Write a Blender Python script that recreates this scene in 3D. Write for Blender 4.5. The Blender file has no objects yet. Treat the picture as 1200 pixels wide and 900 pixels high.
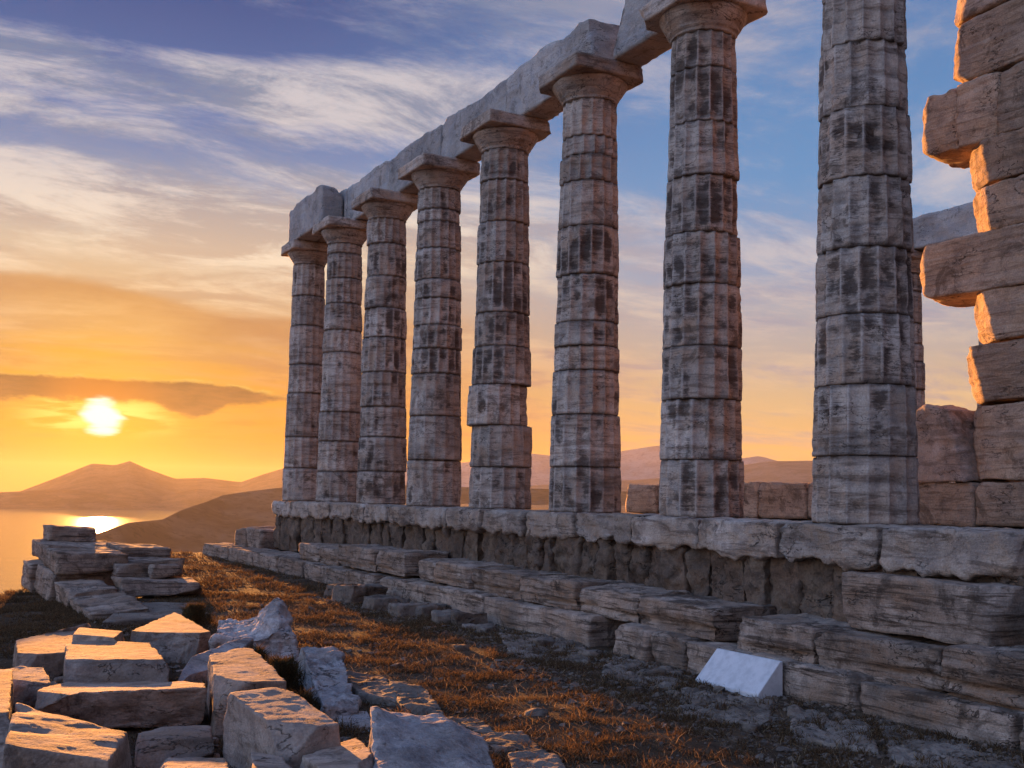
import bpy, math, random
import numpy as np
from math import radians as R_, sin, cos, pi
from mathutils import Matrix, Vector

S = bpy.context.scene
COL = S.collection
rng = np.random.default_rng(7)
random.seed(7)

# ------------------------------------------------------------------ camera
F_, YAW, PITCH, ROLL, SHY = 1291.73, 0.4892802, 0.0585140, 0.0149197, 53.752
CAM = np.array([-7.94577, -7.72633, 0.230962])
_f = np.array([sin(YAW), cos(YAW), 0.]); _r = np.array([cos(YAW), -sin(YAW), 0.]); _u = np.array([0, 0, 1.])
_f2 = _f*cos(PITCH)+_u*sin(PITCH); _u2 = _u*cos(PITCH)-_f*sin(PITCH)
_r3 = _r*cos(ROLL)+_u2*sin(ROLL); _u3 = _u2*cos(ROLL)-_r*sin(ROLL)
cam = bpy.data.cameras.new('camera'); camo = bpy.data.objects.new('camera', cam); COL.objects.link(camo)
M = Matrix.Identity(4)
for i in range(3):
    M[i][0] = _r3[i]; M[i][1] = _u3[i]; M[i][2] = -_f2[i]; M[i][3] = CAM[i]
camo.matrix_world = M
cam.sensor_width = 36; cam.lens = 36*F_/1200; cam.shift_y = SHY/1200
cam.clip_start = .05; cam.clip_end = 60000
S.camera = camo

# ------------------------------------------------------------------ exposure
S.view_settings.view_transform = 'Standard'; S.view_settings.look = 'None'
S.view_settings.gamma = 1; S.view_settings.use_curve_mapping = False
EXPO = 1.95
S.view_settings.exposure = EXPO
S.cycles.use_denoising = True
S.cycles.max_bounces = 6; S.cycles.diffuse_bounces = 3; S.cycles.glossy_bounces = 2
S.cycles.transmission_bounces = 2; S.cycles.volume_bounces = 0
S.cycles.sample_clamp_indirect = 6

# ------------------------------------------------------------------ node helper
class G:
    """tiny expression helper around a node tree"""
    def __init__(s, nt): s.nt = nt; s.l = nt.links
    def n(s, t, **k):
        x = s.nt.nodes.new(t)
        for a, b in k.items(): setattr(x, a, b)
        return x
    def put(s, sock, v):
        if hasattr(v, 'is_output') or isinstance(v, bpy.types.NodeSocket): s.l.new(v, sock)
        elif v is not None:
            if isinstance(v, (tuple, list)) and len(v) == 3 and sock.type == 'RGBA': v = (*v, 1)
            sock.default_value = v
    def m(s, op, a, b=None, c=None, clamp=False):
        x = s.n('ShaderNodeMath', operation=op, use_clamp=clamp)
        s.put(x.inputs[0], a); s.put(x.inputs[1], b); s.put(x.inputs[2], c)
        return x.outputs[0]
    def vm(s, op, a, b=None):
        x = s.n('ShaderNodeVectorMath', operation=op)
        s.put(x.inputs[0], a); s.put(x.inputs[1], b)
        return x.outputs['Value'] if op in ('DOT_PRODUCT', 'LENGTH') else x.outputs[0]
    def mix(s, f, a, b, mode='MIX'):
        x = s.n('ShaderNodeMix', data_type='RGBA', blend_type=mode)
        s.put(x.inputs[0], f); s.put(x.inputs[6], a); s.put(x.inputs[7], b)
        return x.outputs[2]
    def ramp(s, f, stops, interp='LINEAR'):
        x = s.n('ShaderNodeValToRGB'); cr = x.color_ramp; cr.interpolation = interp
        while len(cr.elements) < len(stops): cr.elements.new(.5)
        for e, (p, c) in zip(cr.elements, stops):
            e.position = p; e.color = (*c, 1) if isinstance(c, tuple) else (c, c, c, 1)
        s.put(x.inputs[0], f); return x.outputs[0]
    def map(s, v, a, b, c=0., d=1., smooth=True):
        x = s.n('ShaderNodeMapRange', interpolation_type='SMOOTHSTEP' if smooth else 'LINEAR')
        s.put(x.inputs[0], v); s.put(x.inputs[1], a); s.put(x.inputs[2], b); s.put(x.inputs[3], c); s.put(x.inputs[4], d)
        return x.outputs[0]
    def noise(s, vec, scale, detail=4, rough=.55, dist=0., out=0):
        x = s.n('ShaderNodeTexNoise')
        s.put(x.inputs['Vector'], vec); s.put(x.inputs['Scale'], scale); s.put(x.inputs['Detail'], detail)
        s.put(x.inputs['Roughness'], rough); s.put(x.inputs['Distortion'], dist)
        return x.outputs[out]
    def mapping(s, vec, loc=(0, 0, 0), rot=(0, 0, 0), sc=(1, 1, 1)):
        x = s.n('ShaderNodeMapping')
        s.put(x.inputs[0], vec); s.put(x.inputs[1], loc); s.put(x.inputs[2], rot); s.put(x.inputs[3], sc)
        return x.outputs[0]
    def comb(s, a, b, c):
        x = s.n('ShaderNodeCombineXYZ'); s.put(x.inputs[0], a); s.put(x.inputs[1], b); s.put(x.inputs[2], c)
        return x.outputs[0]

def srgb(r, g, b):
    f = lambda c: (c/255/12.92) if c/255 <= .04045 else ((c/255+.055)/1.055)**2.4
    return (f(r), f(g), f(b))

# ------------------------------------------------------------------ sun
SUN_AZ, SUN_EL = R_(7.56), R_(3.5)            # azimuth clockwise from +Y
sdir = np.array([sin(SUN_AZ)*cos(SUN_EL), cos(SUN_AZ)*cos(SUN_EL), sin(SUN_EL)])
sl = bpy.data.lights.new('sun', 'SUN'); sl.energy = 4.6; sl.angle = R_(.5); sl.color = (1.0, .39, .09)
so = bpy.data.objects.new('sun', sl); COL.objects.link(so)
so.rotation_euler = Vector(sdir).to_track_quat('Z', 'Y').to_euler(); so.location = (0, 40, 30)

# ------------------------------------------------------------------ world
w = bpy.data.worlds.new('World'); S.world = w; w.use_nodes = True
w.node_tree.nodes.clear(); g = G(w.node_tree)
D = g.n('ShaderNodeTexCoord').outputs['Generated']
sep = g.n('ShaderNodeSeparateXYZ'); g.l.new(D, sep.inputs[0]); X, Y, Z = sep.outputs
el = g.m('MULTIPLY', g.m('ARCSINE', Z), 180/pi)                       # elevation in degrees
fw = g.m('ADD', g.m('MULTIPLY', X, sin(SUN_AZ)), g.m('MULTIPLY', Y, cos(SUN_AZ)))
rt = g.m('SUBTRACT', g.m('MULTIPLY', X, cos(SUN_AZ)), g.m('MULTIPLY', Y, sin(SUN_AZ)))
az = g.m('MULTIPLY', g.m('ARCTAN2', rt, fw), 180/pi)                  # azimuth from the sun, + to the right
aaz = g.m('ABSOLUTE', az)
e40 = g.m('DIVIDE', el, 40., clamp=True)
def stops(*p): return [(e/40, srgb(*c)) for e, c in p]
r_sun = g.ramp(e40, stops((0, (196, 104, 2)), (2, (212, 122, 4)), (4, (222, 144, 22)), (6.5, (214, 152, 66)), (9, (208, 172, 132)),
                          (12, (212, 196, 174)), (14.5, (140, 160, 190)), (18, (66, 118, 180)), (24, (22, 82, 148)), (40, (52, 84, 150))))
r_side = g.ramp(e40, stops((0, (214, 160, 94)), (2.5, (226, 178, 110)), (5, (212, 182, 142)), (8, (178, 174, 174)), (11.5, (134, 162, 198)),
                           (16, (88, 150, 204)), (21, (82, 138, 194)), (28, (80, 120, 178)), (40, (66, 100, 166))))
r_back = g.ramp(e40, stops((0, (120, 106, 122)), (5, (138, 122, 140)), (12, (122, 122, 150)), (22, (106, 118, 160)), (40, (92, 116, 172))))
base = g.mix(g.map(aaz, 6, 34), r_sun, r_side)
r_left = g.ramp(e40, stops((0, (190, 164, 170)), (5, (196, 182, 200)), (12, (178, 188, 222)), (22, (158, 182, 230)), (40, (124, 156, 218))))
base = g.mix(g.map(aaz, 55, 120), base, r_back)
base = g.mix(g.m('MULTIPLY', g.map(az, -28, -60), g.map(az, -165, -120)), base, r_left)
# thin high cloud sheet, laid out on a flat layer overhead
inv = g.m('DIVIDE', 1., g.m('ADD', g.m('MAXIMUM', Z, 0.), .085))
P = g.comb(g.m('MULTIPLY', X, inv), g.m('MULTIPLY', Y, inv), 0.)
warp = g.noise(P, .55, 3, .5, out=1)
Pw = g.vm('ADD', P, g.vm('SCALE', g.vm('SUBTRACT', warp, (.5, .5, .5)), None))
for nd in g.nt.nodes:
    if nd.type == 'VECT_MATH' and nd.operation == 'SCALE': nd.inputs[3].default_value = .75
c1 = g.noise(g.mapping(Pw, (3.1, 1.7, 0), (0, 0, R_(-20)), (.75, 1.2, 1)), 1.1, 10, .66, .3)
c2 = g.noise(g.mapping(Pw, (9.1, 4.7, 2), (0, 0, R_(-24)), (.85, 1.35, 1)), 2.6, 10, .68, .35)
cs = g.m('ADD', g.m('MULTIPLY', c1, .68), g.m('MULTIPLY', c2, .32))
lft = g.map(az, 8, 24, 1., 0.)
def bump_(c, hw): return g.map(g.m('ABSOLUTE', g.m('SUBTRACT', el, c)), 0, hw, 1., 0.)
bias = g.m('MULTIPLY', lft, g.m('ADD', g.m('MULTIPLY', bump_(18.8, 2.8), .085), g.m('SUBTRACT', g.m('MULTIPLY', bump_(13.2, 2.6), .06), g.m('ADD', g.m('MULTIPLY', bump_(16.6, 1.3), .05), g.m('MULTIPLY', g.map(el, 20.3, 22.6), .16)))))
bias = g.m('SUBTRACT', bias, g.m('MULTIPLY', g.map(az, 16, 26), .012))
cs = g.m('ADD', cs, bias)
cmask = g.map(cs, .405, .57)
cshade = g.noise(g.mapping(Pw, (1.3, 7.9, 4), (0, 0, R_(-20)), (.9, 1.4, 1)), 2.2, 9, .68, .3)
cl_hi = g.ramp(e40, stops((0, (170, 100, 30)), (3.5, (214, 140, 60)), (6, (214, 156, 100)), (9, (232, 202, 164)), (12, (246, 230, 206)),
                          (16, (216, 210, 210)), (22, (206, 203, 211)), (40, (198, 200, 216))))
cl_lo = g.ramp(e40, stops((0, (150, 84, 20)), (3.5, (190, 112, 46)), (6, (188, 130, 84)), (9, (196, 162, 132)), (12, (202, 182, 164)),
                          (16, (140, 152, 174)), (22, (112, 136, 170)), (40, (120, 132, 168))))
ccol = g.mix(g.map(cshade, .40, .58), cl_lo, cl_hi)
side_hi = g.ramp(e40, stops((0, (222, 170, 108)), (4, (230, 192, 138)), (8, (208, 192, 180)), (13, (192, 194, 206)), (18, (206, 200, 208)), (24, (198, 190, 194)), (40, (186, 186, 200))))
ccol = g.mix(g.map(aaz, 12, 34), ccol, g.mix(g.map(cshade, .36, .62), g.mix(.62, side_hi, srgb(112, 134, 176)), side_hi))
bkc = g.mix(g.map(cshade, .36, .62), srgb(112, 108, 132), srgb(158, 146, 160))
ccol = g.mix(g.map(aaz, 60, 125), ccol, g.mix(g.m('MULTIPLY', g.map(az, -28, -60), g.map(az, -165, -120)), bkc, g.mix(g.map(cshade, .36, .62), srgb(160, 168, 202), srgb(222, 218, 232))))
LEFT_FILL = g.m('MULTIPLY', g.map(az, -30, -62), g.map(az, -178, -140))
sky = g.mix(g.m('MULTIPLY', cmask, g.map(el, .5, 5, .35, .95)), base, ccol)
# soft brownish veil cloud half way up on the sun side
vn = g.noise(g.comb(g.m('MULTIPLY', az, .07), g.m('MULTIPLY', el, .22), 3.), 1.0, 6, .6)
vtop = g.m('ADD', g.m('SUBTRACT', 10.1, g.m('MULTIPLY', g.map(az, -2, 6), 1.2)), g.m('MULTIPLY', g.m('SUBTRACT', vn, .5), 2.2))
veil = g.m('MULTIPLY', g.map(el, g.m('SUBTRACT', vtop, .25), g.m('ADD', vtop, .35), 1., 0.), g.map(el, g.m('SUBTRACT', vtop, 3.4), g.m('SUBTRACT', vtop, .5)))
veil = g.m('MULTIPLY', veil, g.map(aaz, 10, 22, 1., 0.))
sky = g.mix(g.m('MULTIPLY', veil, .8), sky, g.mix(g.map(vn, .38, .62), srgb(178, 124, 84), srgb(208, 156, 104)))
# glow around the sun
gd = g.m('MULTIPLY', g.m('ARCCOSINE', g.m('MINIMUM', g.vm('DOT_PRODUCT', D, tuple(sdir)), 1.)), 180/pi)
gl1 = g.m('POWER', g.map(gd, 0, 10, 1., 0., False), 2.)
sky = g.mix(g.m('MULTIPLY', gl1, .85), sky, srgb(255, 190, 14))
# the dark bank of cloud just above the sun
bn = g.noise(g.comb(g.m('MULTIPLY', az, .6), g.m('MULTIPLY', el, 1.5), 8.), 1.0, 9, .66)
bn2 = g.noise(g.comb(g.m('MULTIPLY', az, .16), g.m('MULTIPLY', el, .25), 1.), 1.0, 3, .5)
bw = g.m('SUBTRACT', bn, .5)
top = g.m('ADD', g.m('ADD', 5.36, g.m('MULTIPLY', bw, .9)), g.m('MULTIPLY', g.map(az, 4.5, 9.2), -.55))
bot = g.m('ADD', g.m('ADD', 4.35, g.m('MULTIPLY', g.m('ABSOLUTE', g.m('SUBTRACT', az, 2.6)), -.02)), g.m('MULTIPLY', bw, -1.1))
bot = g.m('ADD', bot, g.m('MULTIPLY', g.map(g.m('ABSOLUTE', g.m('SUBTRACT', az, 4.2)), 0, 2.2, 1., 0.), -.75))
bot = g.m('ADD', bot, g.m('MULTIPLY', g.map(az, 5.5, 9.3), .42))
bank = g.m('MULTIPLY', g.map(el, g.m('SUBTRACT', top, .16), g.m('ADD', top, .12), 1., 0.), g.map(el, g.m('SUBTRACT', bot, .16), g.m('ADD', bot, .16)))
bank = g.m('MULTIPLY', bank, g.map(az, 8.2, 9.4, 1., 0.))
bank = g.m('MULTIPLY', bank, g.map(az, -30, -9))
rim = g.m('MULTIPLY', g.map(g.m('ABSOLUTE', g.m('SUBTRACT', el, top)), 0., .14, 1., 0.), g.map(az, 8.4, 10., 1., 0.))
rim = g.m('MULTIPLY', rim, g.map(az, -12, -8))
sky = g.mix(g.m('MULTIPLY', rim, g.map(bn, .4, .62, .1, .8)), sky, srgb(255, 214, 110))
sky = g.mix(g.m('MULTIPLY', bank, .97), sky, g.mix(g.map(gd, .8, 4.2), srgb(190, 104, 26), g.mix(g.map(g.noise(g.comb(g.m('MULTIPLY', az, .5), g.m('MULTIPLY', el, 2.2), 15.), 1., 7, .62), .36, .64), srgb(84, 56, 42), srgb(130, 84, 54))))
# thin dark streaks level with the sun
stn = g.noise(g.comb(g.m('MULTIPLY', az, .16), g.m('MULTIPLY', el, 1.7), 5.), 1.0, 6, .6)
stm = g.m('MULTIPLY', g.map(stn, .53, .66), g.map(g.m('ABSOLUTE', g.m('SUBTRACT', el, 2.7)), .4, 1.6, 1., 0.))
stm = g.m('MULTIPLY', stm, g.map(gd, 1.2, 3.0))
stm = g.m('MULTIPLY', stm, g.map(aaz, 14, 24, 1., 0.))
sky = g.mix(g.m('MULTIPLY', stm, .6), sky, srgb(222, 140, 50))
# bright torn streaks and the blown-out disc
sn = g.noise(g.comb(g.m('MULTIPLY', az, .35), g.m('MULTIPLY', el, 2.4), 2.), 1.0, 6, .6)
hal = g.m('MULTIPLY', g.map(g.m('ABSOLUTE', az), 1., 4.6, 1., 0.), g.map(g.m('ABSOLUTE', g.m('SUBTRACT', el, 3.55)), .3, 1.2, 1., 0.))
sky = g.mix(g.m('MULTIPLY', g.m('MULTIPLY', hal, g.map(sn, .42, .6)), g.m('SUBTRACT', 1., g.m('MULTIPLY', bank, .9))), sky, srgb(255, 240, 120))
core = g.map(g.m('ADD', gd, g.m('MULTIPLY', g.m('SUBTRACT', sn, .5), 1.5)), .5, 1.12, 1., 0.)
sky = g.mix(core, sky, (1.6, 1.45, 1.15))
sky = g.mix(LEFT_FILL, sky, (2.25, 2.36, 2.24), 'MULTIPLY')   # added gain on the unseen left sky, to fill the shaded stone faces
# below the horizon: dim sea-haze colour
sky = g.mix(g.map(el, -3., -.4), g.mix(g.map(aaz, 20, 60), srgb(170, 120, 60), srgb(120, 112, 122)), sky)
K = 2.0**-EXPO
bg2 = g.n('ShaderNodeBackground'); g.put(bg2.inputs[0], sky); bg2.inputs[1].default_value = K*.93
st = g.n('ShaderNodeTexSky'); st.sky_type = 'NISHITA'; st.sun_disc = False
st.sun_elevation = SUN_EL; st.sun_rotation = SUN_AZ; st.air_density = 1.; st.dust_density = 1.; st.altitude = 60
bg1 = g.n('ShaderNodeBackground'); g.l.new(st.outputs[0], bg1.inputs[0]); bg1.inputs[1].default_value = .05
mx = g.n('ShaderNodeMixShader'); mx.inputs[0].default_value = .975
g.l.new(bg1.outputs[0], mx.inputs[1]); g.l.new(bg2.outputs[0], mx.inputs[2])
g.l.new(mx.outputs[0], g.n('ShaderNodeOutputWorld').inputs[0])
w.cycles.sampling_method = 'MANUAL'; w.cycles.sample_map_resolution = 1024

# ------------------------------------------------------------------ numpy helpers
_perm = np.random.default_rng(3).permutation(256); _perm = np.concatenate([_perm]*3)
_grad = np.random.default_rng(4).normal(size=(256, 3)); _grad /= np.linalg.norm(_grad, axis=1)[:, None]
def pnoise(p):
    p = np.asarray(p, float); i = np.floor(p).astype(int); f = p-i; i &= 255
    u = f*f*f*(f*(f*6-15)+10); out = 0
    for dx in (0, 1):
        for dy in (0, 1):
            for dz in (0, 1):
                h = _perm[_perm[_perm[(i[:, 0]+dx) & 255]+((i[:, 1]+dy) & 255)]+((i[:, 2]+dz) & 255)]
                gr = (_grad[h]*(f-np.array([dx, dy, dz]))).sum(1)
                out = out+gr*(u[:, 0] if dx else 1-u[:, 0])*(u[:, 1] if dy else 1-u[:, 1])*(u[:, 2] if dz else 1-u[:, 2])
    return out*1.5
def fbm(p, oct=4, lac=2.03, gain=.5):
    a, s, o = 1., 0., np.asarray(p, float)
    t = 0.
    for k in range(oct):
        s = s+a*pnoise(o); t += a; o = o*lac+17.3; a *= gain
    return s/t
def px(x, y, **k):
    d = _f2+_r3*(x-600)/F_-_u3*(y-450-SHY)/F_; (a, v), = k.items(); i = 'xyz'.index(a)
    return CAM+d*(v-CAM[i])/d[i]
def mesh(name, V, Fc, m=None, smooth=True, attrs=None):
    me = bpy.data.meshes.new(name)
    V = np.asarray(V, np.float32); Fc = list(Fc) if not isinstance(Fc, np.ndarray) else Fc
    if isinstance(Fc, np.ndarray):
        n, k = Fc.shape
        me.vertices.add(len(V)); me.vertices.foreach_set('co', V.ravel())
        me.loops.add(n*k); me.loops.foreach_set('vertex_index', Fc.astype(np.int32).ravel())
        me.polygons.add(n); me.polygons.foreach_set('loop_start', np.arange(0, n*k, k, dtype=np.int32))
        me.update(calc_edges=True)
    else:
        me.from_pydata(V.tolist(), [], Fc)
    me.polygons.foreach_set('use_smooth', np.full(len(me.polygons), smooth))
    for a, val in (attrs or {}).items():
        at = me.attributes.new(a, 'FLOAT', 'POINT'); at.data.foreach_set('value', np.asarray(val, np.float32))
    if m: me.materials.append(m)
    me.update(); return me
def obj(name, me, parent=None, loc=None):
    o = bpy.data.objects.new(name, me); COL.objects.link(o)
    if loc is not None: o.location = loc
    if parent: o.parent = parent
    return o
def tag(o, label=None, cat=None, group=None, kind=None):
    if label: o['label'] = label
    if cat:
        o['category'] = cat; o['kind'] = 'thing'
    if group: o['group'] = group
    if kind: o['kind'] = kind
    return o
def empty(name, loc): 
    o = bpy.data.objects.new(name, None); COL.objects.link(o); o.location = loc; o.empty_display_size = .2
    return o

_lat = {}
def lattice(nx, ny, nz):
    k = (nx, ny, nz)
    if k in _lat: return _lat[k]
    idx = {}; V = []; Fq = []
    def vid(i, j, l):
        t = (i, j, l)
        if t not in idx: idx[t] = len(V); V.append(t)
        return idx[t]
    for i in range(nx):
        for j in range(ny):
            Fq.append((vid(i, j, 0), vid(i, j+1, 0), vid(i+1, j+1, 0), vid(i+1, j, 0)))
            Fq.append((vid(i, j, nz), vid(i+1, j, nz), vid(i+1, j+1, nz), vid(i, j+1, nz)))
    for i in range(nx):
        for l in range(nz):
            Fq.append((vid(i, 0, l), vid(i+1, 0, l), vid(i+1, 0, l+1), vid(i, 0, l+1)))
            Fq.append((vid(i, ny, l), vid(i, ny, l+1), vid(i+1, ny, l+1), vid(i+1, ny, l)))
    for j in range(ny):
        for l in range(nz):
            Fq.append((vid(0, j, l), vid(0, j, l+1), vid(0, j+1, l+1), vid(0, j+1, l)))
            Fq.append((vid(nx, j, l), vid(nx, j+1, l), vid(nx, j+1, l+1), vid(nx, j, l+1)))
    V = np.array(V, float)/np.array([nx, ny, nz]); Fq = np.array(Fq)
    E = np.concatenate([Fq[:, [a, (a+1) % 4]] for a in range(4)]); E = np.unique(np.sort(E, 1), axis=0)
    _lat[k] = (V, Fq, E); return _lat[k]
def lap(V, E, it, w=.6):
    n = len(V); deg = np.bincount(E.ravel(), minlength=n)[:, None]
    for _ in range(it):
        s = np.stack([np.bincount(E[:, 0], V[E[:, 1], a], n)+np.bincount(E[:, 1], V[E[:, 0], a], n) for a in range(3)], 1)
        V = V+w*(s/deg-V)
    return V
def vnorm(V, Fq):
    a = V[Fq[:, 0]]; b = V[Fq[:, 1]]; c = V[Fq[:, 2]]; d = V[Fq[:, 3]]
    nn = np.cross(c-a, d-b); N = np.zeros_like(V)
    for k in range(4): 
        for ax in range(3): N[:, ax] += np.bincount(Fq[:, k], nn[:, ax], len(V))
    return N/np.maximum(np.linalg.norm(N, axis=1), 1e-12)[:, None]
_seed = [0]
def stone_geo(c, vox=.035, rough=.012, strata=.006, wear=4, chip=.5, cuts=(), warp=None, lump=.02, seed=None, sdir_=(0, 0, 1), sfreq=14., pits=0., toprough=1., cutn=.03):
    """weathered block: eight corners (4 bottom, 4 top, counter-clockwise from near-left) -> worn, chipped, layered stone"""
    _seed[0] += 1; sd = (_seed[0]*7.31 if seed is None else seed)
    c = np.array(c, float)
    L = lambda a, b: np.linalg.norm(c[a]-c[b])
    n = [int(np.clip(round(max(v)/vox), 3, 90)) for v in ((L(0, 1), L(3, 2), L(4, 5)), (L(1, 2), L(0, 3), L(5, 6)), (L(0, 4), L(1, 5), L(2, 6)))]
    U, Fq, E = lattice(*n)
    u, v, t = U[:, :1], U[:, 1:2], U[:, 2:3]
    V = ((c[0]*(1-u)*(1-v)+c[1]*u*(1-v)+c[2]*u*v+c[3]*(1-u)*v)*(1-t)+(c[4]*(1-u)*(1-v)+c[5]*u*(1-v)+c[6]*u*v+c[7]*(1-u)*v)*t)
    if warp: V = warp(V, U)
    off = np.array([sd, -sd*.7, sd*1.3])
    for p0, nr in cuts:
        nr = np.array(nr, float); nr /= np.linalg.norm(nr)
        s = (V-np.array(p0))@nr
        s = s+cutn*fbm(V*6+off, 4)
        V = V-np.maximum(s, 0)[:, None]*nr
    V0 = V
    k = np.clip(.25+chip*(fbm(V*2.6+off, 3)*1.8), 0.08, 1)[:, None]
    V1 = lap(V, E, max(1, wear)); V2 = lap(V1, E, wear*5)
    kk = np.clip((fbm(V*4.7-off, 3)-.18)*3.5*chip, 0, 1)[:, None]
    V = V0*(1-k)+V1*k; V = V*(1-kk)+V2*kk
    N = vnorm(V, Fq)
    sdv = np.array(sdir_, float); h = V@sdv
    wv = h*sfreq+fbm(V*1.3+off, 2)*1.6
    st_ = fbm(np.stack([wv, V[:, 0]*.5+off[0], V[:, 1]*.5], 1), 3)
    dsp = lump*fbm(V*2.2+off, 2)+rough*fbm(V*9+off, 4)+strata*np.clip(st_*2.2, -1, 1)
    if pits: dsp = dsp-pits*np.clip(fbm(V*7-off, 3)-.12, 0, 1)*4
    dsp = dsp*np.where(N[:, 2] > .8, toprough, 1.)
    V = V+N*dsp[:, None]
    return V, Fq
def stone(name, c, m, parent=None, label=None, cat='stone block', group=None, **k):
    if cat == 'stone block' or (cat == 'stone slab' and name != 'flat_stone') or name == 'block': k['cuts'] = list(k.get('cuts', ()))+nicks(c, k.pop('nick', 3), .02, k.pop('nick_hi', .07))
    k.pop('nick', 0); k.pop('nick_hi', 0)
    V, Fq = stone_geo(c, **k)
    if parent is not None:
        o = obj(name, mesh(name, V-np.array(parent.location), Fq, m), parent)
    else:
        base = np.array([V[:, 0].mean(), V[:, 1].mean(), V[:, 2].min()])
        o = obj(name, mesh(name, V-base, Fq, m), None, base)
    if parent is None: tag(o, label, cat, group)
    return o
def nicks(c, n, lo=.02, hi=.07):
    c = np.array(c, float); m = c.mean(0); out = []
    for _ in range(n):
        i = rng.choice([0, 1, 2, 3, 4, 5, 6, 7], p=[.1, .05, .05, .1, .25, .1, .1, .25]); d = np.sign(c[i]-m)*rng.uniform(.15, 1., 3)
        d /= np.linalg.norm(d); out.append((c[i]-d*rng.uniform(lo, hi), d))
    return out
def box8(x0, x1, y0, y1, z0, z1, t=0., j=0.):
    """axis-aligned block; -X side is the face turned to the grass"""
    a = np.array([(x0, y0, z0), (x1, y0, z0), (x1, y1, z0), (x0, y1, z0), (x0, y0, z1), (x1, y0, z1), (x1, y1, z1), (x0, y1, z1)], float)
    return a+rng.normal(size=(8, 3))*j

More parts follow.
